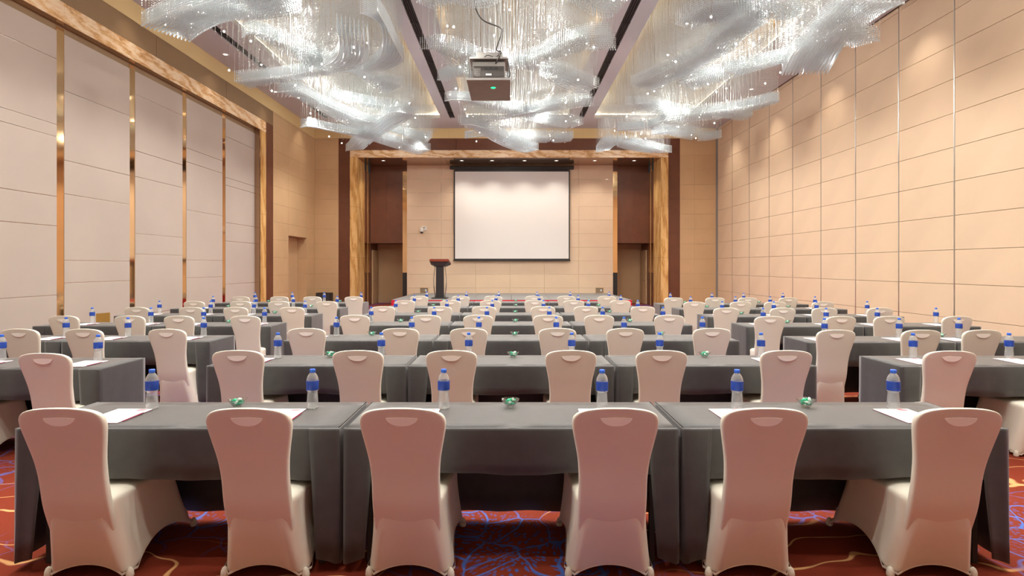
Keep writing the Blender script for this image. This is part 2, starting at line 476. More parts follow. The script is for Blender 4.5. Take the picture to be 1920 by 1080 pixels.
po = box('trim_5', PXi0 - 0.05, PXi1 + 0.05, YF + 0.36, YS, PZi + 0.03, PZi + 0.09, M['soffit']); tag(po, 'golden onyx portal around the stage', kind='structure')
for k in range(8):
    a = PXo0 + (PXo1 - PXo0) * k / 8; c = PXo0 + (PXo1 - PXo0) * (k + 1) / 8
    box('onyx_slab', a + 0.002, c - 0.002, YF - 0.06, YF + 0.03, PZi, PZo, M['onyx'], po, 0.003)
for a, c in ((0, 1.95), (1.95, 3.9), (3.9, PZi)):
    box('onyx_slab', PXo0, PXi0, YF - 0.06, YF + 0.03, a + 0.002, c - 0.002, M['onyx_v'], po, 0.003)
    box('onyx_slab', PXi1, PXo1, YF - 0.06, YF + 0.03, a + 0.002, c - 0.002, M['onyx_v'], po, 0.003)
    for s, xx in ((-1, PXi0), (1, PXi1)):
        x0, x1 = sorted((xx, xx + s * 0.04))
        box('onyx_slab', x0, x1, YF + 0.032, 22.55, a + 0.002, c - 0.002, M['onyx_v'], po, 0.003)
        box('mirror_strip', x0, x1, 22.56, 22.96, max(a, 1.35) + 0.002, min(c, 5.5) - 0.002, M['copper'], po)
        box('onyx_slab', x0, x1, 22.97, 23.1, a + 0.002, c - 0.002, M['onyx_v'], po)
        box('mirror_strip', x0, x1, 23.11, YP, max(a, 1.35) + 0.002, min(c, 5.5) - 0.002, M['copper'], po)
        if a == 0:
            box('dark_plinth', x0, x1, 22.56, 22.96, 0, 1.35, M['brown'], po)
            box('dark_plinth', x0, x1, 23.11, YP, 0, 1.35, M['brown'], po)
for k in range(7):                                # soffit slabs
    a = PXi0 + (PXi1 - PXi0) * k / 7; c = PXi0 + (PXi1 - PXi0) * (k + 1) / 7
    box('soffit_slab', a + 0.003, c - 0.003, YF + 0.032, YS + 0.3, PZi, PZi + 0.03, M['soffit'], po)

ws = box('wall_stage', -4.30, 4.22, YS + 0.022, YS + 0.5, 0, PZi, M['joint_metal']); tag(ws, 'beige panelled wall behind the stage', kind='structure')
SW = (4.22 + 4.30) / 6
zz = [0.0, 0.717] + [0.717 + 0.5617 * k for k in range(1, 9)] + [PZi]
for c in range(6):
    for a, b_ in zip(zz, zz[1:]):
        box('wall_panel', -4.30 + SW * c + 0.004, -4.30 + SW * (c + 1) - 0.004, YS, YS + 0.024, a + 0.004, b_ - 0.004, M['stage_wall'], ws)
for sx, xa, xb in ((-1, -5.89, -4.50), (1, 4.42, 5.755)):
    side = 'left' if sx < 0 else 'right'
    wp = box('wall_passage_' + side, xa, xb, YP, YP + 0.25, 2.58, PZi, M['brown']); tag(wp, 'brown veneer panel above the %s side passage' % side, kind='structure')
    xm = (xa + xb) / 2
    box('veneer_panel', xa + 0.004, xm - 0.002, YP - 0.012, YP, 2.585, 5.72, M['brown'], wp)
    box('veneer_panel', xm + 0.002, xb - 0.004, YP - 0.012, YP, 2.585, 5.72, M['brown'], wp)
    box('passage_back', xa - 0.2, xb + 0.2, YA, YA + 0.1, 0, 2.6, M['tan_wall'], wp)
    box('passage_panel', xa + 0.25, xb - 0.06, YA - 0.03, YA, 0.08, 2.38, M['tan_wall'], wp, 0.004)
    xo = xa if sx < 0 else xb
    xi = xb if sx < 0 else xa
    box('passage_side', min(xo, xo + sx * 0.1), max(xo, xo + sx * 0.1), YP, YA, 0, 2.6, M['brown'], wp)
    box('passage_side', min(xi, xi - sx * 0.1), max(xi, xi - sx * 0.1), YP, YA, 0, 2.6, M['brown'], wp)
    box('passage_ceiling', xa, xb, YP + 0.25, YA, 2.58, 2.66, M['brown'], wp)
    # copper trim between veneer and stage wall
    tx0, tx1 = (-4.50, -4.30) if sx < 0 else (4.22, 4.42)
    box('mirror_strip', tx0, tx1, YS + 0.12, YS + 0.2, 1.35, 5.55, M['copper'], wp)
    box('dark_plinth', tx0, tx1, YS + 0.12, YS + 0.2, 0, 1.35, M['black'], wp)
    box('head_strip', tx0, tx1, YS + 0.12, YS + 0.2, 5.55, PZi, M['brown'], wp)
    dr = empty('door_2' if sx < 0 else 'door_3', (xo - sx * 0.0, (YP + YA) / 2 + 0.1, 0)); tag(dr, 'tan door in the %s side passage beside the stage' % side, kind='structure')
    x0, x1 = sorted((0.0, -sx * 0.045))
    leaf = box('door_leaf', x0, x1, -0.48, 0.48, 0.01, 2.3, M['tan_wall'], dr, 0.004)
    bm = bmesh.new(); hx = -sx * 0.045
    tube(bm, [(hx, -0.40, 1.0), (hx - sx * 0.05, -0.40, 1.0), (hx - sx * 0.055, -0.38, 1.0), (hx - sx * 0.055, -0.27, 1.0)], 0.012)
    x0, x1 = sorted((hx, hx - sx * 0.01)); add_box(bm, x0, x1, -0.43, -0.37, 0.88, 1.14)
    mesh_obj('door_handle', bm, M['chrome'], leaf)

# ---- ceiling with three coffers
COF = [(-6.05, -2.50), (-1.60, 2.03), (2.95, 6.30)]
CY0, CY1, ZT = 0.4, 20.0, 7.42
ce = box('ceiling', XL - 0.5, XR + 0.15, YB - 0.1, CY0, ZC, ZC + 0.12, M['ceiling']); tag(ce, 'pale grey ceiling with three deep coffers', kind='structure')
box('ceiling_panel', XL - 0.5, XR + 0.15, CY1, YF + 0.3, ZC, ZC + 0.12, M['ceiling'], ce)
xs = [XL - 0.5] + [x for p in COF for x in p] + [XR + 0.15]
SLOT = [None, (-2.19, -2.00), (2.40, 2.60), None]
for i in range(4):
    a, c = xs[2 * i], xs[2 * i + 1]
    if i in (1, 2):
        s0, s1 = SLOT[i]
        box('ceiling_panel', a, s0, CY0, CY1, ZC, ZC + 0.12, M['ceiling'], ce)
        box('ceiling_panel', s1, c, CY0, CY1, ZC, ZC + 0.12, M['ceiling'], ce)
        vn = empty('air_diffuser', ((s0 + s1) / 2, CY0, ZC)); tag(vn, 'long dark slot diffuser in the %s ceiling beam' % ('left' if i == 1 else 'right'), 'air vent', 'ceiling slot diffusers')
        wv = (s1 - s0) / 2
        box('backing', -wv, wv, 0, CY1 - CY0, 0.05, 0.12, M['slot'], vn)
        for q in range(4):
            x = -wv + (q + 0.5) * 2 * wv / 4
            box('blade', x - 0.004, x + 0.004, 0, CY1 - CY0, 0.0, 0.05, M['dark'], vn)
        y = 1.0
        while y < CY1 - CY0 - 0.5:
            box('cross_bar', -wv, wv, y - 0.006, y + 0.006, -0.002, 0.03, M['dark'], vn); y += 1.2
    elif i == 0:
        box('ceiling_panel', a, -6.70, CY0, CY1, ZC, ZC + 0.12, M['ceiling'], ce)
        box('ceiling_panel', -6.50, c, CY0, CY1, ZC, ZC + 0.12, M['ceiling'], ce)
        vn = empty('air_diffuser', (-6.60, CY0, ZC)); tag(vn, 'dark slot diffuser in the ceiling margin by the onyx framed wall', 'air vent', 'ceiling slot diffusers')
        box('backing', -0.10, 0.10, 0, CY1 - CY0, 0.05, 0.12, M['slot'], vn)
        for q in range(3): box('blade', -0.054 + q * 0.05, -0.046 + q * 0.05, 0, CY1 - CY0, 0.0, 0.05, M['dark'], vn)
    else:
        box('ceiling_panel', a, XR - 0.05, CY0, CY1, ZC, ZC + 0.12, M['ceiling'], ce)
        box('shadow_gap', XR - 0.05, XR + 0.02, CY0, CY1, ZC + 0.04, ZC + 0.12, M['slot'], ce)
for i, (a, c) in enumerate(COF):
    box('coffer_top', a - 0.15, c + 0.15, CY0 - 0.15, CY1 + 0.15, ZT, ZT + 0.1, M['coffer'], ce)
    for x0, x1 in ((a - 0.15, a - 0.10), (c + 0.10, c + 0.15)):
        box('coffer_side', x0, x1, CY0 - 0.15, CY1 + 0.15, ZC + 0.12, ZT, M['ceiling'], ce)
    for y0, y1 in ((CY0 - 0.15, CY0 - 0.10), (CY1 + 0.10, CY1 + 0.15)):
        box('coffer_side', a - 0.15, c + 0.15, y0, y1, ZC + 0.12, ZT, M['ceiling'], ce)
    cv = empty('cove_light', ((a + c) / 2, (CY0 + CY1) / 2, ZC + 0.12))
    tag(cv, 'warm cove light strip around the %s ceiling coffer' % ('left', 'middle', 'right')[i], 'cove light', 'cove lights of the coffers')
    hx, hy = (c - a) / 2, (CY1 - CY0) / 2
    box('strip', -hx - 0.08, -hx - 0.03, -hy, hy, 0.005, 0.04, M['cove'], cv)
    box('strip', hx + 0.03, hx + 0.08, -hy, hy, 0.005, 0.04, M['cove'], cv)
    box('strip', -hx, hx, hy + 0.03, hy + 0.08, 0.005, 0.04, M['cove'], cv)
    box('strip', -hx, hx, -hy - 0.08, -hy - 0.03, 0.005, 0.04, M['cove'], cv)

# ---- recessed downlights
def downlight(x, y, z, label, target, power, col, angle, group):
    d = empty('downlight', (x, y, z)); tag(d, label, 'downlight', group)
    bm = bmesh.new(); lathe(bm, [(0.055, -0.002), (0.085, -0.006), (0.09, 0.0), (0.055, 0.0)], 20)
    mesh_obj('bezel', bm, M['white'], d, True)
    bm = bmesh.new(); lathe(bm, [(0.0, -0.001), (0.055, -0.001)], 20)
    mesh_obj('lamp', bm, M['lamp'], d)
    spot_light('lamp_light', (0, 0, -0.03), Vector(target) - Vector((x, y, z)), power, col, angle, 1.0, 0.05, d)
ordn = ['nearest', 'second', 'third', 'fourth', 'fifth', 'sixth', 'seventh']
for k, y in enumerate((4.6, 7.65, 10.7, 13.8, 16.75, 19.8)):
    downlight(XR - 0.75, y, ZC, '%s recessed downlight from the camera washing the beige partition wall' % ordn[k], (XR - 0.40, y, 0), P_WASH, C_WASH, 84, 'downlights along the partition wall')
for k, y in enumerate((5.0, 8.0, 11.0, 14.0, 17.0, 19.9)):
    downlight(XL + 0.40, y, ZC, '%s recessed downlight from the camera beside the onyx framed wall' % ordn[k], (XL + 0.35, y, 0), P_WASH * 0.2, C_WASH, 90, 'downlights along the onyx wall')
for k, px in enumerate((722, 867, 923, 983, 1042, 1113, 1186)):
    x = (px - CX) * 22.4 / F
    downlight(x, 22.10, PZi, '%s downlight from the left in the portal soffit' % (['first'] + ordn[1:])[k], (x, 22.45, 0), P_STAGE, C_WASH, 110, 'portal soffit downlights')

# ---- stage
SX0, SX1, SY0, SZ = -3.98, 4.02, 18.62, 0.50
st = empty('stage', ((SX0 + SX1) / 2, (SY0 + YS) / 2, 0)); tag(st, 'low grey carpeted stage with red skirt', 'stage')
hx, hy = (SX1 - SX0) / 2, (YS - SY0) / 2 - 0.004
for i in range(6):
    for j in range(3):
        box('deck_panel', -hx + 2 * hx * i / 6 + 0.004, -hx + 2 * hx * (i + 1) / 6 - 0.004, -hy + 2 * hy * j / 3 + 0.004, -hy + 2 * hy * (j + 1) / 3 - 0.004, SZ - 0.06, SZ, M['deck'], st, 0.004)
def skirt(pts, name):
    bm = bmesh.new(); A = []
    (x0, y0), (x1, y1) = pts
    L = math.hypot(x1 - x0, y1 - y0); n = int(L / 0.05)
    nxv, nyv = (y1 - y0) / L, -(x1 - x0) / L
    for k in range(n + 1):
        t = k / n; o = 0.012 * math.sin(k * 2.1)
        bx_, by_ = x0 + (x1 - x0) * t, y0 + (y1 - y0) * t
        A.append([bm.verts.new((bx_, by_, SZ - 0.01)), bm.verts.new((bx_ + nxv * o * 0.4, by_ + nyv * o * 0.4, SZ - 0.06)), bm.verts.new((bx_ + nxv * (o + 0.01), by_ + nyv * (o + 0.01), 0.005))])
    for a, c in zip(A, A[1:]):
        for q in (0, 1): bm.faces.new((a[q], c[q], c[q + 1], a[q + 1]))
    return mesh_obj(name, bm, M['red'], st, True)
skirt(((-hx - 0.005, -hy - 0.005), (hx + 0.005, -hy - 0.005)), 'skirt')
skirt(((-hx - 0.005, hy), (-hx - 0.005, -hy - 0.005)), 'skirt')
skirt(((hx + 0.005, -hy - 0.005), (hx + 0.005, hy)), 'skirt')
for x in (-hx + 0.1, 0, hx - 0.1):
    for y in (-hy + 0.15, hy - 0.15): box('leg', x - 0.02, x + 0.02, y - 0.02, y + 0.02, 0, SZ - 0.06, M['dark'], st)

# ---- projection screen
def px(xp, yp, Y): return ((xp - CX) * Y / F, H + (CY - yp) * Y / F)
YSC = YS - 0.10
x0, z0 = px(851, 487.5, YSC); x1, z1 = px(1068.5, 319, YSC)
sc_ = empty('projection_screen', ((x0 + x1) / 2, YSC, z0)); tag(sc_, 'large white projection screen hanging on the stage wall', 'screen')
hw, hh = (x1 - x0) / 2, z1 - z0
box('surface', -hw + 0.045, hw - 0.045, -0.002, 0.002, 0.05, hh, M['screen'], sc_)
for s in (-1, 1):
    a, c = sorted((s * hw, s * (hw - 0.048)))
    box('border', a, c, -0.003, 0.003, 0.0, hh, M['black'], sc_)
box('border', -hw + 0.048, hw - 0.048, -0.003, 0.003, 0.0, 0.055, M['black'], sc_)
box('border', -hw + 0.048, hw - 0.048, -0.003, 0.003, hh - 0.06, hh + 0.05, M['black'], sc_)
box('bottom_bar', -hw - 0.02, hw + 0.02, -0.02, 0.02, -0.045, 0.012, M['black'], sc_, 0.006)
box('housing', -hw - 0.16, hw + 0.16, -0.10, 0.07, hh + 0.03, hh + 0.17, M['black'], sc_, 0.02)

# ---- lectern
LY = 19.35
lx = (825 - CX) * LY / F
le = empty('lectern', (lx, LY, SZ)); tag(le, 'black column lectern with mahogany top and silver side tubes', 'lectern')
box('base_plate', -0.27, 0.27, -0.22, 0.26, 0, 0.035, M['black'], le, 0.008)
bm = bmesh.new()
loft(bm, [[(-w, -d, z), (w, -d, z), (w, d, z), (-w, d, z)] for w, d, z in ((0.135, 0.10, 0.035), (0.13, 0.10, 0.6), (0.125, 0.10, 1.17))])
mesh_obj('column', bm, M['black'], le)
for s in (-1, 1):
    bm = bmesh.new()
    tube(bm, [(s * (0.165 + 0.055 * math.sin(PI * k / 10)), 0.02, 0.035 + 1.13 * k / 10) for k in range(11)], 0.018, 10)
    mesh_obj('side_tube', bm, M['chrome'], le, True)
bm = bmesh.new()                                   # shallow tray under the top, wider to the speaker's side
loft(bm, [[(-0.16, -0.14, 1.13), (0.16, -0.14, 1.13), (0.20, 0.16, 1.10), (-0.20, 0.16, 1.10)],
          [(-0.31, -0.21, 1.27), (0.31, -0.21, 1.27), (0.35, 0.27, 1.17), (-0.35, 0.27, 1.17)]])
mesh_obj('tray', bm, M['dark'], le)
bm = bmesh.new()
loft(bm, [[(-0.33, -0.24, 1.275), (0.33, -0.24, 1.275), (0.36, 0.29, 1.175), (-0.36, 0.29, 1.175)],
          [(-0.33, -0.24, 1.37), (0.33, -0.24, 1.37), (0.36, 0.29, 1.22), (-0.36, 0.29, 1.22)]])
bmesh.ops.bevel(bm, geom=bm.edges[:], offset=0.015, segments=2, affect='EDGES')
mesh_obj('reading_top', bm, M['mahogany'], le)

# ---- surveillance camera
cx_, cz_ = px(794, 428, YS)
cc = empty('security_camera', (cx_, YS, cz_ - 0.12)); tag(cc, 'white dome security camera on a wall arm beside the screen', 'security camera')
box('wall_mount', 0.03, 0.13, -0.04, 0.0, 0.02, 0.20, M['white'], cc, 0.008)
bm = bmesh.new(); tube(bm, [(0.08, -0.04, 0.17), (0.02, -0.10, 0.18), (-0.04, -0.14, 0.165), (-0.05, -0.15, 0.12)], 0.025, 10); mesh_obj('arm', bm, M['white'], cc, True)
bm = bmesh.new(); lathe(bm, [(0, 0.14), (0.05, 0.135), (0.07, 0.10), (0.075, 0.0), (0.072, -0.04), (0, -0.04)], 20)
o = mesh_obj('housing', bm, M['white'], cc, True, (-0.05, -0.15, 0))
bm = bmesh.new(); lathe(bm, [(0.066, -0.04), (0.062, -0.07), (0.04, -0.095), (0, -0.105)], 20)
mesh_obj('dome', bm, M['black'], cc, True, (-0.05, -0.15, 0))

# ---- sockets low on the stage wall
for q, xp in enumerate((795.5, 1124)):
    xx, _ = px(xp, 500, YS)
    so = empty('wall_socket', (xx, YS - 0.001, SZ + 0.03)); tag(so, 'brass framed socket box low on the stage wall, %s' % ('left of the lectern' if q == 0 else 'far right of the screen'), 'socket', 'stage wall sockets')
    for a, c, e, g in ((-0.16, 0.16, 0.17, 0.20), (-0.16, -0.13, 0, 0.17), (0.13, 0.16, 0, 0.17), (-0.13, 0.13, 0.0, 0.02)):
        box('frame', a, c, -0.022, 0.0, e, g, M['brass'], so)
    box('plate', -0.13, 0.13, -0.006, 0.0, 0.02, 0.17, M['grey'], so)
    for k in range(3): box('outlet', -0.10 + 0.07 * k, -0.05 + 0.07 * k, -0.012, -0.006, 0.05, 0.13, M['brass'] if k < 2 else M['white'], so)

# ---- black loudspeaker box on the floor, left back corner
Yb = 20.9
x0 = (592 - CX) * Yb / F; x1 = (619 - CX) * Yb / F
sp = empty('floor_speaker', ((x0 + x1) / 2, Yb, 0)); tag(sp, 'black box speaker on the floor in the left back corner', 'speaker')
hw = (x1 - x0) / 2
box('cabinet', -hw, hw, 0, 0.35, 0.02, 0.62, M['black'], sp, 0.012)
box('grille', -hw + 0.03, hw - 0.03, -0.012, 0.0, 0.06, 0.58, M['dark'], sp, 0.004)
for a in (-1, 1): box('foot', a * (hw - 0.05) - 0.02, a * (hw - 0.05) + 0.02, 0.05, 0.3, 0, 0.02, M['dark'], sp)

# ---- brass sign board beside the left wall
Yb = 9.1
x0, z1 = px(180, 588, Yb); x1, z1b = px(209, 585.5, Yb)
sb = empty('brass_stand', ((x0 + x1) / 2, Yb, 0)); tag(sb, 'low gold coloured board stand behind the left block tables', 'stand')
hw = (x1 - x0) / 2
bm = bmesh.new()
loft(bm, [[(-hw, 0, 0.10), (hw, -0.05, 0.10), (hw, -0.03, 0.10), (-hw, 0.02, 0.10)], [(-hw, 0, z1), (hw, -0.05, z1b), (hw, -0.03, z1b), (-hw, 0.02, z1)]])
mesh_obj('board', bm, M['gold'], sb)
for a in (-1, 1):
    box('foot', a * (hw - 0.03) - 0.015, a * (hw - 0.03) + 0.015, -0.15, 0.12, 0, 0.03, M['brass'], sb)
    box('leg', a * (hw - 0.03) - 0.012, a * (hw - 0.03) + 0.012, -0.02 - 0.025 * a, 0.0 - 0.025 * a, 0.03, 0.12, M['brass'], sb)

# ================================================================== FURNITURE
# ---- covered banquet chair (faces +Y, back top rear at y = -0.40)
def rrect(x0, x1, y0, y1, r, z, n=4):
    pts = []
    for (cx_, cy_, a0) in ((x1 - r, y1 - r, 0), (x0 + r, y1 - r, PI / 2), (x0 + r, y0 + r, PI), (x1 - r, y0 + r, 1.5 * PI)):
        for k in range(n + 1):
            a = a0 + PI / 2 * k / n
            pts.append((cx_ + r * math.cos(a), cy_ + r * math.sin(a), z))
    return pts

def interp(tab, t):
    for (a, va), (b_, vb) in zip(tab, tab[1:]):
        if t <= b_:
            u = (t - a) / (b_ - a); u = max(0, min(1, u))
            return va + (vb - va) * u
    return tab[-1][1]

def smooth_tab(tab, t):
    # catmull-like smoothing by averaging
    return (interp(tab, t - 0.02) + interp(tab, t) * 2 + interp(tab, t + 0.02)) / 4

Y_BACK = [(0.0, -0.215), (0.40, -0.29), (0.60, -0.325), (0.80, -0.37), (0.95, -0.405)]
W_BACK = [(0.18, 0.168), (0.36, 0.174), (0.45, 0.174), (0.56, 0.171), (0.66, 0.179), (0.76, 0.199), (0.84, 0.215), (0.88, 0.213)]
CHAIR_PARTS = []
def build_chair():
    # backrest
    bm = bmesh.new(); rings = []
    zs = [0.20, 0.26, 0.32, 0.38, 0.43, 0.48, 0.54, 0.60, 0.66, 0.72, 0.78, 0.83, 0.865]
    prof = [(z, smooth_tab(W_BACK, z)) for z in zs] + [(0.89, 0.204), (0.907, 0.184), (0.919, 0.148), (0.926, 0.092), (0.929, 0.03)]
    for z, w in prof:
        y = smooth_tab(Y_BACK, z) + max(0, 0.40 - z) * 0.12; th = 0.042
        if z > 0.9: th = 0.042 * (0.75 if z < 0.925 else 0.55)
        rings.append(rrect(-w, w, y, y + th, min(0.017, th * 0.45, w * 0.8), z, 3))
    loft(bm, rings)
    back = mesh_obj('backrest', bm, M['chair'], None, True)
    # seat and skirt
    bm = bmesh.new(); rings = []
    def peri(xw_r, xw_f, y0, y1):
        # rounded trapezoid walked side by side: (x, y, u, side)
        r = 0.035; out = []
        ns = 12
        def side(p, q, kind):
            for k in range(ns):
                t = (k + 0.5) / ns * 2 - 1
                out.append((p[0] + (q[0] - p[0]) * (t + 1) / 2, p[1] + (q[1] - p[1]) * (t + 1) / 2, t, kind))
        side((xw_f, y1 - r), (xw_f, y1 - r), 'x') if False else None
        side((xw_r, y0 + r), (xw_f, y1 - r), 's')
        side((xw_f - r, y1), (-xw_f + r, y1), 'f')
        side((-xw_f, y1 - r), (-xw_r, y0 + r), 's')
        side((-xw_r + r, y0), (xw_r - r, y0), 'r')
        return out
    N = 12
    A0 = peri(0.180, 0.205, -0.303, 0.25); A1 = peri(0.236, 0.236, -0.215, 0.40)
    for k in range(N + 1):
        f = k / N                       # 0 seat, 1 hem
        ring = []
        for (xr, yr, t, kd), (xf, yf, _, _) in zip(A0, A1):
            ease = f ** 1.5
            x = xr + (xf - xr) * ease
            y = yr + (yf - yr) * (f if kd == 'r' else f ** 1.2) + (0.045 * (1 - f) ** 6 if kd == 'r' else 0)
            mid = 1 - t * t
            # stretch fabric is pulled in between the feet
            if kd == 's': x -= math.copysign(0.034 * mid * f ** 0.8, x); hem = 0.12 * mid ** 0.8
            elif kd == 'r': y += 0.020 * mid * f; hem = 0.062 * mid ** 0.8
            else: y -= 0.03 * mid * f; hem = 0.10 * mid ** 0.8
            ring.append((x, y, 0.43 + (hem - 0.43) * f))
        rings.append(ring)
    top = [(p[0] * 0.93, -0.015 + (p[1] + 0.015) * 0.95, 0.447) for p in rings[0]]
    top2 = [(p[0] * 0.6, -0.015 + (p[1] + 0.015) * 0.6, 0.458) for p in rings[0]]
    inner = [(p[0] * 0.985, p[1] * 0.985, p[2] + 0.004) for p in rings[-1]]
    inner2 = [(p[0] * 0.93, p[1] * 0.93, p[2] + 0.10) for p in rings[-1]]
    loft(bm, [top2, top] + rings + [inner, inner2], True, False)
    seat = mesh_obj('seat_cover', bm, M['chair'], None, True)
    # hem band
    bm = bmesh.new(); hr = rings[-1]
    band = [[(p[0] * 1.006, p[1] * 1.006, p[2] + 0.014) for p in hr], [(p[0] * 1.012, p[1] * 1.012, p[2] + 0.007) for p in hr], [(p[0] * 1.006, p[1] * 1.006, p[2] + 0.0005) for p in hr]]
    loft(bm, band, False, False)
    hem = mesh_obj('hem', bm, M['chair'], None, True)
    # half moon grip hole under the stretched fabric, lip bulged to catch light
    bm = bmesh.new(); pts = []
    for k in range(13):
        a = PI + PI * k / 12
        pts.append((0.080 * math.cos(a), 0.890 + 0.040 * math.sin(a) * (0.8 + 0.2 * abs(math.sin(a)))))
    pts += [(0.035, 0.893), (0, 0.895), (-0.035, 0.893)]
    def onback(x, z, o): return (x, smooth_tab(Y_BACK, z) - o, z - 0.012)
    A = [bm.verts.new((x, smooth_tab(Y_BACK, z - 0.012) + 0.004, z - 0.012)) for x, z in pts]
    B = [bm.verts.new((x * 0.97, smooth_tab(Y_BACK, z - 0.012) - 0.0015 - 0.0065 * max(0.0, min(1.0, (0.893 - z) / 0.04)), z - 0.012)) for x, z in pts]
    m = len(pts)
    for k in range(m): bm.faces.new((A[k], A[(k + 1) % m], B[(k + 1) % m], B[k]))
    bm.faces.new(B)
    grip = mesh_obj('grip_hole', bm, M['chair_backlit'], None, False)
    # foot pockets
    bm = bmesh.new(); lathe(bm, [(0.0, 0.0), (0.017, 0.001), (0.020, 0.010), (0.018, 0.030), (0.012, 0.045), (0, 0.055)], 14)
    f0 = mesh_obj('foot_pocket', bm, M['chair'], None, True)
    parts = [back, seat, hem, grip]      # hem belongs to the seat cover, grip hole to the backrest
    feet = [(-0.214, -0.194), (0.214, -0.194), (-0.214, 0.380), (0.214, 0.380)]
    for i, (x, y) in enumerate(feet):
        o = f0 if i == 0 else f0.copy()
        if i: COL.objects.link(o)
        o.location = (x, y, 0); parts.append(o)
    for o in (back, seat):
        md = o.modifiers.new('subdivision', 'SUBSURF'); md.levels = 1; md.render_levels = 1
    return parts

chair_proto = build_chair()
proto_used = [False]
def chair(x, y, rz, label, group):
    r = empty('banquet_chair', (x, y, 0), rz); tag(r, label, 'chair', group)
    made = []
    for p in chair_proto:
        if not proto_used[0]: c = p
        else:
            c = p.copy(); COL.objects.link(c)
        c.parent = {2: made[1], 3: made[0]}.get(len(made), r) if len(made) > 1 else r
        made.append(c)
    proto_used[0] = True

# ---- table + cloth
def table(xa, xb, yn, yf, label, group, seed):
    cx_, cy_ = (xa + xb) / 2, (yn + yf) / 2
    r = empty('folding_table', (cx_, cy_, 0)); tag(r, 'folding table under ' + label, 'table', group)
    hx, hy = (xb - xa) / 2 - 0.03, (yf - yn) / 2 - 0.03
    box('tabletop', -hx, hx, -hy, hy, CT - 0.035, CT - 0.006, M['table'], r)
    for sx in (-1, 1):
        for sy in (-1, 1):
            x, y = sx * (hx - 0.10), sy * (hy - 0.05)
            box('leg', x - 0.014, x + 0.014, y - 0.014, y + 0.014, 0, CT - 0.035, M['dark'], r)
    cloth(xa, xb, yn, yf, label, seed)

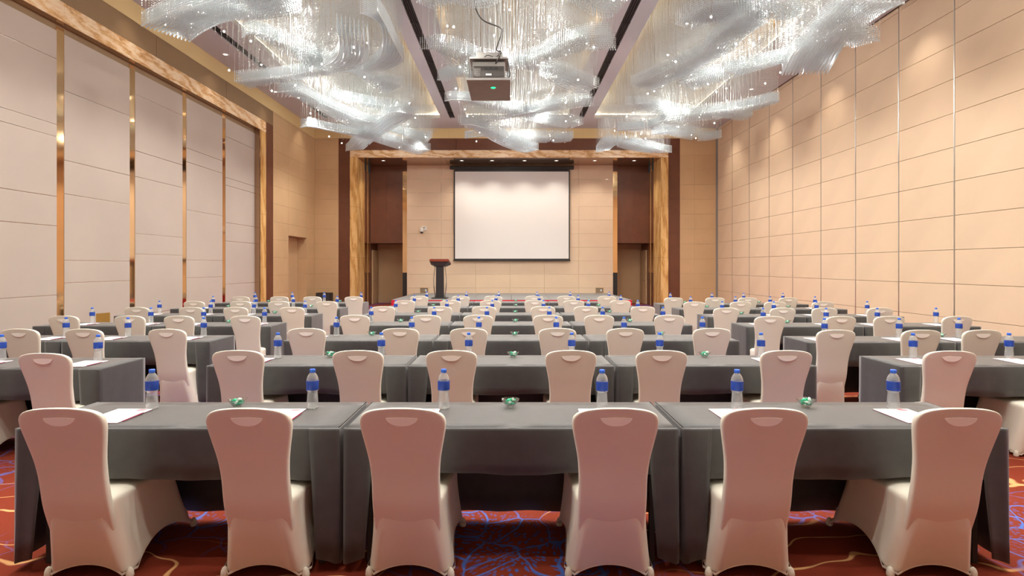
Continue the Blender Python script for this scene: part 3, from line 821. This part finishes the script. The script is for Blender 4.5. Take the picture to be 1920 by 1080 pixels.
def cloth(xa, xb, yn, yf, label, seed, openL=None, openR=None):
    rnd = random.Random(seed)
    ph = [rnd.uniform(0, 6.28) for _ in range(8)]
    cx_, cy_ = (xa + xb) / 2, (yn + yf) / 2
    hx, hy = (xb - xa) / 2, (yf - yn) / 2
    g = 0.008
    hx -= g
    bm = bmesh.new()
    FLW = 0.165 + rnd.uniform(-0.01, 0.02)
    # perimeter stations: near left flap inner edge -> left end -> far side -> right end -> near right flap inner edge
    P = []
    for k in range(7): P.append((-hx + FLW * (1 - k / 6), -hy, 0, -1, 'n', k / 6))
    for k in range(1, 15): P.append((-hx, -hy + 2 * hy * k / 14, -1, 0, 'e', k / 14))
    for k in range(1, 40): P.append((-hx + 2 * hx * k / 40, hy, 0, 1, 'f', k / 40))
    for k in range(0, 15): P.append((hx, hy - 2 * hy * k / 14, 1, 0, 'e', 1 - k / 14))
    for k in range(7): P.append((hx - FLW * k / 6, -hy, 0, -1, 'n', 1 - k / 6))
    levels = [(0.0, -0.012), (0.004, -0.003), (0.014, 0.0), (0.06, 0.001), (0.16, 0.003), (0.30, 0.006), (0.45, 0.009), (0.60, 0.011), (0.715, 0.012)]
    cols = []
    for (x, y, nx_, ny_, kd, t) in P:
        colv = []
        for (dz, off) in levels:
            f = dz / 0.715
            o = off
            if kd == 'e':
                o += f * 0.010 * math.sin(t * 9 + ph[0]) + f * 0.006 * math.sin(t * 21 + ph[1])
                o = max(min(o, 0.007 if False else 0.022), -0.012)
                o *= 0.35 if abs(nx_) else 1
            elif kd == 'f':
                o += f * 0.010 * math.sin(t * 31 + ph[2])
            X, Y = x + nx_ * o, y + ny_ * o
            if kd == 'n':
                Y -= 0.004 + 0.012 * f + 0.006 * f * math.sin(t * 5 + ph[3])
                # flap narrows towards the hem and tucks in
                s = -1 if x < 0 else 1
                dist = abs(abs(x) - hx)
                X = s * (hx - dist * (1 - 0.30 * f)) 
                if dist < 1e-6: Y = y - 0.002 - 0.006 * f
            zl = CT - dz
            if kd == 'f': zl = CT - dz * (0.700 / 0.715)
            if kd == 'n': zl = CT - dz * (1 - 0.05 * (1 - t))
            colv.append(bm.verts.new((X, Y, zl)))
        cols.append(colv)
    for A, B in zip(cols, cols[1:]):
        for q in range(len(levels) - 1):
            bm.faces.new((A[q], B[q], B[q + 1], A[q + 1]))
    # near drop between the ends
    NX = 40; drop = 0.255 + rnd.uniform(-0.012, 0.02)
    lv = [(0.0, -0.012), (0.004, -0.003), (0.014, 0.0), (0.05, 0.002), (0.12, 0.004), (0.19, 0.004), (1.0, 0.003)]
    cols2 = []
    for k in range(NX + 1):
        x = -hx + 0.004 + (2 * hx - 0.008) * k / NX
        c2 = []
        for dz, off in lv:
            d = drop if dz == 1.0 else dz
            f = d / 0.26
            Y = -hy - off + f * (0.010 + 0.006 * math.sin(k * 0.55 + ph[4]) + 0.004 * math.sin(k * 1.3 + ph[5]))
            zz_ = CT - d + (0.006 * math.sin(k * 0.35 + ph[6]) if dz == 1.0 else 0)
            c2.append(bm.verts.new((x, Y, zz_)))
        cols2.append(c2)
    for A, B in zip(cols2, cols2[1:]):
        for q in range(len(lv) - 1): bm.faces.new((A[q], B[q], B[q + 1], A[q + 1]))
    # top
    i = 0.012
    tx, ty = 14, 6
    G = [[bm.verts.new((-hx + i + (2 * hx - 2 * i) * a / tx, -hy + i + (2 * hy - 2 * i) * b_ / ty,
          CT + 0.0015 * math.sin(a * 1.1 + ph[7]) * math.sin(b_ * 1.7 + ph[0]) * (1 if 0 < a < tx and 0 < b_ < ty else 0))) for b_ in range(ty + 1)] for a in range(tx + 1)]
    for a in range(tx):
        for b_ in range(ty): bm.faces.new((G[a][b_], G[a + 1][b_], G[a + 1][b_ + 1], G[a][b_ + 1]))
    bmesh.ops.remove_doubles(bm, verts=bm.verts[:], dist=0.0004)
    o = mesh_obj('tablecloth', bm, M['cloth'], None, True, (cx_, cy_, 0))
    tag(o, label, 'tablecloth', 'grey tablecloths')
    md = o.modifiers.new('thickness', 'SOLIDIFY'); md.thickness = 0.0025; md.offset = -1

# ---- small table things
def proto_mesh(name, bm, mat, smooth=True):
    o = mesh_obj(name, bm, mat, None, smooth)
    me = o.data; bpy.data.objects.remove(o); return me

bm = bmesh.new()
def ribs(a, z): return 1.0 + (0.018 * math.cos(6 * a) if z < 0.02 else 0)
prof = [(0.0, 0.004), (0.020, 0.002), (0.030, 0.0), (0.0355, 0.008)]
for k in range(10):
    z = 0.014 + k * 0.0094
    r = 0.0355 - 0.0055 * (k / 9) ** 1.2
    prof += [(r, z), (r - 0.0026, z + 0.0047)]
prof += [(0.0340, 0.111), (0.0350, 0.114), (0.0350, 0.172), (0.0340, 0.180), (0.031, 0.192), (0.024, 0.206), (0.0165, 0.216), (0.0135, 0.220), (0.0135, 0.226), (0.0, 0.226)]
lathe(bm, prof, 24, ribs); me_bottle = proto_mesh('bottle_body', bm, M['water'])
bm = bmesh.new(); lathe(bm, [(0.0358, 0.116), (0.0362, 0.117), (0.0362, 0.171), (0.0358, 0.172), (0.0354, 0.171), (0.0354, 0.117), (0.0358, 0.116)], 28); me_label = proto_mesh('bottle_label', bm, M['label'])
bm = bmesh.new(); lathe(bm, [(0.0142, 0.219), (0.0165, 0.220), (0.0165, 0.238), (0.0152, 0.240), (0.0, 0.240)], 20, lambda a, z: 1 + 0.02 * math.cos(20 * a)); me_cap = proto_mesh('bottle_cap', bm, M['cap'])
def bottle(x, y, label, group):
    r = empty('water_bottle', (x, y, CT), random.uniform(0, 6)); tag(r, label, 'bottle', group)
    inst('body', me_bottle, r); inst('wrap_label', me_label, r); inst('cap', me_cap, r)

pw, pl = 0.21, 0.297
me_pad = boxmesh('pad_sheets', pw, pl, 0.003, M['paper'], 0.0)
me_back = boxmesh('pad_backing', pw + 0.002, pl + 0.002, 0.0015, M['crimson'])
bm = bmesh.new()
lathe(bm, [(0.0, 0.0), (0.024, 0.0)], 20); bmesh.ops.scale(bm, vec=(1.3, 0.75, 1), verts=bm.verts[:]); me_logo = proto_mesh('pad_logo', bm, M['logo'], False)
bm = bmesh.new(); tube(bm, [(0, -0.09, 0.004), (0, 0.075, 0.004)], 0.004, 6); me_pen = proto_mesh('pencil_shaft', bm, M['crimson'], False)
bm = bmesh.new(); tube(bm, [(0, 0.075, 0.004), (0, 0.092, 0.004)], [0.004, 0.0008], 6); me_tip = proto_mesh('pencil_tip', bm, M['graphite'], False)
def notepad(x, y, rz, label, group):
    r = empty('note_pad', (x, y, CT + 0.002), rz); tag(r, label, 'note pad', group)
    inst('sheets', me_pad, r, (0, 0, 0.003)); inst('backing', me_back, r, (0, 0, 0.00075))
    inst('printed_mark', me_logo, r, (0.055, pl / 2 - 0.028, 0.0047))
def pencil(x, y, rz, label, group):
    r = empty('pencil', (x, y, CT + 0.003), rz); tag(r, label, 'pencil', group)
    inst('shaft', me_pen, r); inst('tip', me_tip, r)

bm = bmesh.new()
lathe(bm, [(0.0, 0.002), (0.020, 0.0), (0.023, 0.004), (0.032, 0.018), (0.045, 0.036), (0.050, 0.044), (0.0475, 0.044), (0.042, 0.036), (0.029, 0.019), (0.020, 0.008), (0.0, 0.007)], 32,
      lambda a, z: 1 + (0.05 * math.cos(10 * a) * min(1, z / 0.044)))
me_bowl = proto_mesh('bowl_glass', bm, M['glass'])
def candy_mesh(mat):
    bm = bmesh.new()
    tube(bm, [(-0.021, 0, 0), (-0.013, 0, 0), (-0.010, 0, 0), (-0.005, 0, 0), (0.005, 0, 0), (0.010, 0, 0), (0.013, 0, 0), (0.021, 0, 0)], [0.008, 0.002, 0.006, 0.0085, 0.0085, 0.006, 0.002, 0.008], 7)
    return proto_mesh('sweet', bm, mat, False)
me_c = [candy_mesh(M['candy_g']), candy_mesh(M['candy_w'])]
def bowl(x, y, where, n):
    r = inst('glass_bowl', me_bowl, None, (x, y, CT + 0.002), (0, 0, random.uniform(0, 1)), (1.1, 1.1, 1.1)); tag(r, 'small scalloped glass bowl of sweets on the ' + where, 'bowl', 'sweet bowls on the tables')
    for k in range(n):
        a = k * 2.4 + random.uniform(-.3, .3); rr = 0.012 + 0.008 * (k % 2)
        white = k % 3 == 2
        c = inst('wrapped_sweet', me_c[1 if white else 0], None, (x + rr * math.cos(a), y + rr * math.sin(a), CT + 0.021 + 0.006 * k), (random.uniform(-.4, .4), random.uniform(-.4, .4), a * 1.7))
        tag(c, '%s wrapped sweet in the bowl on the %s' % ('white' if white else 'green', where), 'sweet', 'sweets in the bowl on the ' + where)

# ---- the seating plan, measured row by row (pixel columns of chair tops, bottles, bowls)
NEAR = {'C': [2.98, 4.85, 6.49, 8.17, 9.88, 11.60, 13.25], 'L': [None, 4.70, 6.42, 8.05, 9.70, 11.30, 13.00], 'R': [None, 4.82, 6.33, 7.98, 9.54, 11.15, 12.60]}
DEP = 0.585
CH = {'C': [[108, 464, 756, 1157, 1440, 1808], [441, 669, 844, 1072, 1244, 1479], [572, 749, 880, 1045, 1172, 1337], [663, 798, 895, 1028, 1125, 1257],
            [718, 824, 908, 1018, 1099, 1207], [759, 845, 919, 1003, 1077, 1164], [785, 863, 925, 1001, 1062, 1139]],
      'L': [[], [-125, 80], [-130, 33, 155, 312], [116, 239, 333, 459], [255, 357, 441, 547], [363, 450, 521, 612], [450, 523, 585, 662]],
      'R': [[], [1789, 1998], [1570, 1732, 1845, 1990], [1446, 1578, 1671, 1797], [1364, 1470, 1549, 1653], [1303, 1389, 1455, 1545], [1263, 1342, 1404, 1479]]}
BT = {'C': [[285, 586, 832, 1129, 1382, 1675], [521, 715, 879, 1072, 1237, 1427], [631, 772, 898, 1043, 1170, 1317], [696, 814, 913, 1030, 1130, 1243],
            [742, 838, 923, 1019, 1103, 1196], [777, 859, 930, 1011, 1084, 1164], [800, 874.5, 935, 1007, 1069, 1142]],
      'L': [[], [3, 184], [124, 240, 382], [173, 283, 382, 496], [299, 395, 476, 572], [399.5, 480, 550, 632.5], [478, 548, 608, 677]],
      'R': [[], [1712, 1892], [1546, 1686, 1798], [1431, 1549, 1645, 1755], [1354, 1451, 1531, 1626], [1295, 1379, 1444, 1528], [1257, 1335, 1394.5, 1468]]}
BW = {'C': [[445, 957, 1511], [619, 962, 1321], [697, 965, 1239], [751, 966, 1181], [784, 966, 1143], [812, 967, 1122], [832, 967, 1104]],
      'L': [[], [], [], [428], [515], [428, 583], [503, 637]],
      'R': [[], [], [1764], [1476], [1390], [1325, 1478], [1284, 1423]]}
TB = {'C': [(-2.65, -0.905), (-0.90, 0.90), (0.905, 2.66)], 'L': [(-6.90, -5.175), (-5.17, -3.45)], 'R': [(3.36, 5.045), (5.05, 6.72)]}
ROWN = ['first', 'second', 'third', 'fourth', 'fifth', 'sixth', 'seventh']
POS6 = ['leftmost', 'second from left', 'third from left', 'third from right', 'second from right', 'rightmost']
BLK = {'C': 'centre block', 'L': 'left block', 'R': 'right block'}
def pos_word(i, n):
    if n == 6: return POS6[i]
    if n == 1: return 'only one'
    if n == 2: return ('left one', 'right one')[i]
    if n == 3: return ('left one', 'middle one', 'right one')[i]
    return ('leftmost', 'second from left', 'second from right', 'rightmost')[i]
for B in 'CLR':
    for r in range(7):
        yn = NEAR[B][r]
        if yn is None: continue
        where = '%s row of the %s' % (ROWN[r], BLK[B])
        sch = F / (yn - 0.27)
        for i, xp in enumerate(CH[B][r]):
            x = (xp - CX) / sch
            chair(x, yn + 0.13, math.radians(random.uniform(-1.6, 1.6)), 'white stretch covered banquet chair, %s, %s' % (where, pos_word(i, len(CH[B][r]))), 'banquet chairs in the ' + BLK[B])
            # note pad
            if B == 'L' and r == 2 and i == 0 or B == 'R' and r == 2 and i == 3: continue
            ox = -0.055 if x < 0 else 0.075
            if B == 'C' and r == 0: ox = (-0.065, -0.06, -0.01, -0.01, 0.05, 0.085)[i]
            px_, py_ = x + ox, yn + 0.235
            notepad(px_, py_, math.radians(random.uniform(-2, 2)), 'white note pad with red mark, %s, %s' % (where, pos_word(i, len(CH[B][r]))), 'note pads on the tables')
            if r < 4:
                pencil(px_ + 0.113, py_ - 0.03, math.radians(random.uniform(-3, 3)), 'dark red pencil beside the note pad, %s, %s' % (where, pos_word(i, len(CH[B][r]))), 'pencils on the tables')
        yb = yn + 0.405
        for i, xp in enumerate(BT[B][r]):
            yy = yb + random.uniform(-0.012, 0.012)
            bottle((xp - CX) * yy / F, yy, 'blue capped water bottle, %s, %s' % (where, pos_word(i, len(BT[B][r]))), 'water bottles on the tables')
        ybw = yn + 0.45
        tw = [('left', 'middle', 'right'), ('left', 'right')][0 if B == 'C' else 1]
        for i, xp in enumerate(BW[B][r]):
            x = (xp - CX) * ybw / F
            ti = min(range(len(TB[B])), key=lambda q: abs((TB[B][q][0] + TB[B][q][1]) / 2 - x))
            bowl(x, ybw, '%s table, %s' % (tw[ti], where), 6 if r < 2 else 4)
        for i, (xa, xb) in enumerate(TB[B]):
            table(xa, xb, yn, yn + DEP, 'grey tablecloth of the %s table, %s' % (tw[i], where), 'tables of the ' + BLK[B], hash((B, r, i)) % 1000 if False else (ord(B) * 31 + r * 7 + i))

# ================================================================== CEILING THINGS
# ---- projector on its lift
PX, PY = -0.39, 9.7
pj = empty('ceiling_projector', (PX, PY, 4.85)); tag(pj, 'grey projector on a ceiling lift above a brown cover plate', 'projector')
box('cover_plate', -0.38, 0.38, 0.0, 1.22, 0.0, 0.03, M['walnut'], pj)
box('plate_edge', -0.385, 0.385, -0.008, 0.0, -0.002, 0.034, M['grey'], pj)
bm = bmesh.new(); add_box(bm, -0.29, 0.29, 0.10, 0.55, 0.06, 0.36, 0.012); mesh_obj('projector_body', bm, M['grey'], pj)
rp = box('rear_panel', -0.27, 0.27, 0.085, 0.10, 0.08, 0.27, M['dark'], pj)
for k in range(7): box('vent_slat', -0.25, -0.14, 0.078, 0.085, 0.095 + 0.022 * k, 0.103 + 0.022 * k, M['grey'], rp)
for k in range(3): box('connector', -0.08 + 0.09 * k, -0.02 + 0.09 * k, 0.076, 0.085, 0.215, 0.25, M['black'], rp)
box('rating_plate', -0.05, 0.05, 0.080, 0.085, 0.11, 0.14, M['white'], rp)
box('shelf', -0.33, 0.33, 0.02, 0.65, 0.38, 0.41, M['grey'], pj)
box('lift_box', -0.22, 0.24, 0.10, 0.60, 0.41, 0.52, M['grey'], pj, 0.006)
for sx in (-0.335, 0.335):
    for yy in (0.06, 0.6):
        box('hanger', sx - 0.006, sx + 0.006, yy - 0.006, yy + 0.006, 0.03, 0.40, M['dark'], pj)
for sx in (-0.12, 0.12):
    for yy in (0.2, 0.5): box('suspension_rod', sx - 0.008, sx + 0.008, yy - 0.008, yy + 0.008, 0.52, ZT - 4.85, M['grey'], pj)
bm = bmesh.new(); lathe(bm, [(0, -0.004), (0.04, -0.004), (0.045, 0)], 16); mesh_obj('green_glow_spot', bm, M['green_glow'], pj, False, (0.07, 0.42, 0))  # glowing disc stands in for the green reflection on the plate, no lamp
def cable(pts, r=0.011):
    P = []
    for a in range(len(pts) - 1):
        p0, p1, p2, p3 = [Vector(pts[max(0, min(len(pts) - 1, a + d))]) for d in (-1, 0, 1, 2)]
        for q in range(6):
            t = q / 6
            P.append(0.5 * ((2 * p1) + (-p0 + p2) * t + (2 * p0 - 5 * p1 + 4 * p2 - p3) * t * t + (-p0 + 3 * p1 - 3 * p2 + p3) * t ** 3))
    P.append(Vector(pts[-1]))
    bm = bmesh.new(); tube(bm, P, r, 6); return bm
mesh_obj('cable', cable([(0.12, 0.05, 0.30), (0.22, 0.0, 0.48), (0.14, 0.05, 0.55), (0.22, 0.05, 0.82), (0.20, 0.1, 0.95), (-0.12, 0.1, 1.10), (-0.25, 0.1, 1.40), (-0.15, 0.1, 1.62), (0.02, 0.1, 1.85), (0.08, 0.1, 2.5)]), M['black'], pj, True)
mesh_obj('cable', cable([(-0.10, 0.05, 0.38), (-0.02, 0.0, 0.43), (0.12, 0.05, 0.42), (0.20, 0.05, 0.52), (0.26, 0.08, 0.95)], 0.008), M['black'], pj, True)
mesh_obj('cable', cable([(0.34, 0.05, 0.34), (0.36, 0.03, 0.2), (0.37, 0.05, 0.1), (0.34, 0.1, 0.04)], 0.010), M['black'], pj, True)

# ---- crystal chandeliers: strands by geometry nodes
UNIT = 1.6
def strand_group(gname, UNIT, nb, rad, drop, mat):
    ng = bpy.data.node_groups.new(gname, 'GeometryNodeTree')
    ng.interface.new_socket('Geometry', in_out='INPUT', socket_type='NodeSocketGeometry')
    ng.interface.new_socket('Geometry', in_out='OUTPUT', socket_type='NodeSocketGeometry')
    N = ng.nodes; L = ng.links.new
    gi = N.new('NodeGroupInput'); go = N.new('NodeGroupOutput')
    ml = N.new('GeometryNodeMeshLine'); ml.mode = 'OFFSET'
    ml.inputs['Count'].default_value = nb
    ml.inputs['Offset'].default_value = (0, 0, -UNIT / (nb - 1))
    ico = N.new('GeometryNodeMeshIcoSphere'); ico.inputs['Radius'].default_value = rad; ico.inputs['Subdivisions'].default_value = 1
    ip = N.new('GeometryNodeInstanceOnPoints'); ip.inputs['Scale'].default_value = (1, 1, 1.25)
    L(ml.outputs['Mesh'], ip.inputs['Points']); L(ico.outputs['Mesh'], ip.inputs['Instance'])
    rl = N.new('GeometryNodeRealizeInstances'); L(ip.outputs['Instances'], rl.inputs['Geometry'])
    # long end drop
    ic2 = N.new('GeometryNodeMeshIcoSphere'); ic2.inputs['Radius'].default_value = drop; ic2.inputs['Subdivisions'].default_value = 1
    tf = N.new('GeometryNodeTransform'); tf.inputs['Translation'].default_value = (0, 0, -UNIT - 0.012); tf.inputs['Scale'].default_value = (1, 1, 1.6)
    L(ic2.outputs['Mesh'], tf.inputs['Geometry'])
    jn = N.new('GeometryNodeJoinGeometry'); L(rl.outputs['Geometry'], jn.inputs['Geometry']); L(tf.outputs['Geometry'], jn.inputs['Geometry'])
    sm = N.new('GeometryNodeSetMaterial'); sm.inputs['Material'].default_value = mat; L(jn.outputs['Geometry'], sm.inputs['Geometry'])
    iop = N.new('GeometryNodeInstanceOnPoints')
    L(gi.outputs['Geometry'], iop.inputs['Points']); L(sm.outputs['Geometry'], iop.inputs['Instance'])
    at = N.new('GeometryNodeInputNamedAttribute'); at.data_type = 'FLOAT'; at.inputs['Name'].default_value = 'slen'
    cb = N.new('ShaderNodeCombineXYZ'); cb.inputs[0].default_value = 1; cb.inputs[1].default_value = 1
    L(at.outputs['Attribute'], cb.inputs[2]); L(cb.outputs[0], iop.inputs['Scale'])
    rv = N.new('FunctionNodeRandomValue'); rv.data_type = 'FLOAT_VECTOR'
    rv.inputs['Min'].default_value = (0, 0, 0); rv.inputs['Max'].default_value = (0, 0, 6.28)
    L(rv.outputs['Value'], iop.inputs['Rotation'])
    L(iop.outputs['Instances'], go.inputs['Geometry'])
    return ng
NG = strand_group('crystal_strands', UNIT, 46, 0.0074, 0.009, M['crystal'])
TIP = 0.20
NG2 = strand_group('crystal_tips', TIP, 7, 0.0105, 0.0130, M['crystal_tip'])
ZS = ZT - 0.02
def strands(name, pts, parent, origin, tips=False):
    # pts: (x, y, z_bottom) world
    me = bpy.data.meshes.new(name)
    me.from_pydata([(x - origin[0], y - origin[1], (z + TIP if tips else ZS) - origin[2]) for x, y, z in pts], [], [])
    at = me.attributes.new('slen', 'FLOAT', 'POINT')
    at.data.foreach_set('value', [1.0 if tips else (ZS - z) / UNIT for x, y, z in pts])
    o = bpy.data.objects.new(name, me); link(o, parent); o['kind'] = 'stuff'
    md = o.modifiers.new('strands', 'NODES'); md.node_group = NG2 if tips else NG
    return o
def ground(xp, yp, z):
    d = F * (z - H) / (CY - yp)
    return ((xp - CX) * d / F, d)
RIB = [
  [  # left chandelier: (z at start, z at end, width, polyline in photo px)
    (5.50, 5.50, 0.75, [(312, 62), (380, 33), (450, 8), (540, -14)]),
    (5.60, 5.65, 0.50, [(455, 158), (540, 150), (590, 140), (645, 118), (664, 90), (660, 55)]),
    (5.90, 5.85, 0.45, [(462, 62), (505, 76), (558, 96), (622, 122)]),
    (6.00, 5.90, 0.45, [(640, 130), (690, 145), (742, 166)]),
    (5.60, 5.60, 0.55, [(540, 170), (582, 192), (651, 220), (686, 234)]),
    (5.50, 5.45, 0.45, [(572, 236), (610, 245), (707, 258), (798, 285)]),
    (5.65, 5.50, 0.55, [(768, 212), (735, 228), (695, 250), (664, 281)]),
    (5.90, 5.85, 0.40, [(705, 243), (808, 260)]),
    (6.10, 6.05, 0.40, [(612, 183), (690, 195), (768, 203)]),
    (5.75, 5.80, 0.45, [(700, 20), (740, 60), (735, 105), (690, 135)]),
  ],
  [
    (5.70, 5.75, 0.50, [(802, 88), (845, 100), (885, 115), (960, 128)]),
    (5.70, 5.75, 0.50, [(1147, 78), (1073, 90), (1007, 108), (930, 124)]),
    (5.80, 5.80, 0.50, [(965, 124), (1040, 140), (1107, 168)]),
    (5.90, 5.90, 0.45, [(840, 187), (907, 197), (1007, 217), (1084, 235)]),
    (5.95, 5.90, 0.45, [(1107, 190), (1040, 203), (973, 213), (866, 231)]),
    (5.95, 5.95, 0.40, [(873, 258), (960, 257), (1074, 260)]),
    (5.65, 5.45, 0.45, [(872, 233), (923, 253), (1000, 283)]),
    (5.80, 5.80, 0.50, [(1050, -12), (1110, 2), (1168, 10)]),
    (5.85, 5.85, 0.40, [(830, 150), (890, 140), (960, 150)]),
    (5.75, 5.75, 0.50, [(800, 10), (860, -6), (930, -20)]),
  ],
  [
    (5.45, 5.45, 0.80, [(1640, 0), (1590, 42), (1536, 84), (1508, 138)]),
    (5.55, 5.60, 0.50, [(1630, 66), (1562, 92), (1507, 104), (1437, 119), (1368, 134), (1285, 160)]),
    (5.75, 5.80, 0.60, [(1493, 14), (1423, 36), (1368, 72), (1340, 95), (1255, 136), (1204, 164)]),
    (6.00, 6.00, 0.60, [(1282, 48), (1365, 22), (1470, 2)]),
    (6.00, 6.00, 0.45, [(1185, 194), (1240, 208), (1300, 214)]),
    (5.70, 5.70, 0.45, [(1157, 244), (1227, 242), (1282, 222), (1380, 205), (1455, 188)]),
    (5.80, 5.75, 0.42, [(1227, 250), (1352, 257)]),
    (5.55, 5.50, 0.45, [(1130, 283), (1152, 270), (1200, 275), (1250, 285)]),
    (5.80, 5.80, 0.40, [(1345, 222), (1412, 213)]),
  ]]
NAMES = ('left', 'middle', 'right')
bm = bmesh.new(); bmesh.ops.create_icosphere(bm, subdivisions=2, radius=0.017); 
for f_ in bm.faces: f_.material_index = 0
nf = len(bm.faces); tube(bm, [(0, 0, 0.015), (0, 0, 1.75)], 0.0025, 4)
bm.faces.ensure_lookup_table()
for f_ in bm.faces[nf:]: f_.material_index = 1
me_bulb = proto_mesh('bulb', bm, M['bulb']); me_bulb.materials.append(M['grey'])
bm = bmesh.new(); bmesh.ops.create_icosphere(bm, subdivisions=2, radius=0.017); 
for f_ in bm.faces: f_.material_index = 0
nf = len(bm.faces); tube(bm, [(0, 0, 0.015), (0, 0, 1.12)], 0.0025, 4)
bm.faces.ensure_lookup_table()
for f_ in bm.faces[nf:]: f_.material_index = 1
me_bulb_s = proto_mesh('bulb', bm, M['bulb']); me_bulb_s.materials.append(M['grey'])
rb = random.Random(11)
for b_, (xa, xc) in enumerate(COF):
    org = ((xa + xc) / 2, 11.5, ZT)
    ch = empty('crystal_chandelier', org)
    tag(ch, '%s of the three long crystal strand chandeliers filling the ceiling coffers' % ('leftmost', 'middle', 'rightmost')[b_], 'chandelier', 'crystal chandeliers')
    box('mounting_plate', -(xc - xa) / 2 + 0.02, (xc - xa) / 2 - 0.02, 0.8 - 11.5, 19.8 - 11.5, -0.015, -0.001, M['coffer'], ch)
    # lamps among the strands; unseen nearest rows added to light front chair backs
    lamps = []
    for iy in range(19):
        for ix in range(4):
            lamps.append((xa + (xc - xa) * (ix + 0.5) / 4 + rb.uniform(-.25, .25), 1.6 + iy * 0.97 + rb.uniform(-.3, .3), rb.uniform(5.98, 6.2) if (ix + iy) % 2 else rb.uniform(5.62, 5.85)))
    for k, (x, y, z) in enumerate(lamps):
        inst('bulb', me_bulb if z < 5.9 else me_bulb_s, ch, (x - org[0], y - org[1], z - org[2]))
        lp = (x - org[0], y - org[1], z - org[2] - 0.035)
        pw_ = P_BULB
        if ((k % 4) // 2 + k // 4) % 2: continue        # every other lamp carries the light of two
        if z > 5.9: point_light('bulb_light', lp, P_GLOW, C_BULB, 0.03, ch)
        else: spot_light('bulb_light', lp, (lp[0], lp[1], lp[2] - 2), pw_, C_BULB, 140, 0.8, 0.03, ch)
    def clear(pts):
        cell = {}
        for (x, y, z) in lamps: cell.setdefault(int(y), []).append((x, y))
        out = []
        for p in pts:
            ok = True
            for c in (int(p[1]) - 1, int(p[1]), int(p[1]) + 1):
                for (x, y) in cell.get(c, ()):
                    if (p[0] - x) ** 2 + (p[1] - y) ** 2 < 0.0100: ok = False
            if ok: out.append(p)
        return out
    # background field of shorter strands
    pts = []
    y = 4.6; row = 0
    while y < 19.75:
        x = xa + 0.10 + (0.055 if row % 2 else 0)
        while x < xc - 0.08:
            zb = 6.24 + 0.20 * math.sin(x * 1.3 + b_ * 2) * math.cos(y * 0.9 + b_) + 0.10 * math.sin(y * 2.1 + x)
            pts.append((x + rb.uniform(-.01, .01), y + rb.uniform(-.01, .01), zb)); x += 0.115
        y += 0.115; row += 1
    strands('crystal_curtain', clear(pts), ch, org)
    # ribbons
    for (za, zb, wd_, poly) in RIB[b_]:
        n = len(poly)
        g = [Vector((*ground(p[0], p[1], za + (zb - za) * k / (n - 1)), za + (zb - za) * k / (n - 1))) for k, p in enumerate(poly)]
        P = []
        for a in range(n - 1):
            p0, p1, p2, p3 = [g[max(0, min(n - 1, a + d))] for d in (-1, 0, 1, 2)]
            for q in range(24):
                t = q / 24
                P.append(0.5 * ((2 * p1) + (-p0 + p2) * t + (2 * p0 - 5 * p1 + 4 * p2 - p3) * t * t + (-p0 + 3 * p1 - 3 * p2 + p3) * t ** 3))
        P.append(g[-1])
        pts = []; acc = 0.0; nr = max(6, int(wd_ / 0.056))
        step = 0.042
        for a in range(len(P) - 1):
            seg = P[a + 1] - P[a]; ln = math.hypot(seg.x, seg.y)
            if ln < 1e-6: continue
            nv = Vector((-seg.y, seg.x, 0)) / ln
            while acc < ln:
                c = P[a] + seg * (acc / ln)
                tt = (a + acc / ln) / (len(P) - 1)
                for k in range(nr):
                    u = k / (nr - 1) - 0.5
                    sag = 0.10 * u * math.sin(tt * 5 + b_) + 0.05 * math.sin(tt * 6.3)
                    pts.append((c.x + nv.x * u * wd_, c.y + nv.y * u * wd_, c.z + sag))
                acc += step
            acc -= ln
        pts = [(min(max(x, xa - 0.35), xc + 0.35), y, z) for x, y, z in pts if 4.4 < y < 19.95]
        pts = clear(pts)
        strands('crystal_ribbon', pts, ch, org, True)
        strands('ribbon_strands', [(x, y, z + TIP) for q, (x, y, z) in enumerate(pts) if q % 3 == 0], ch, org)
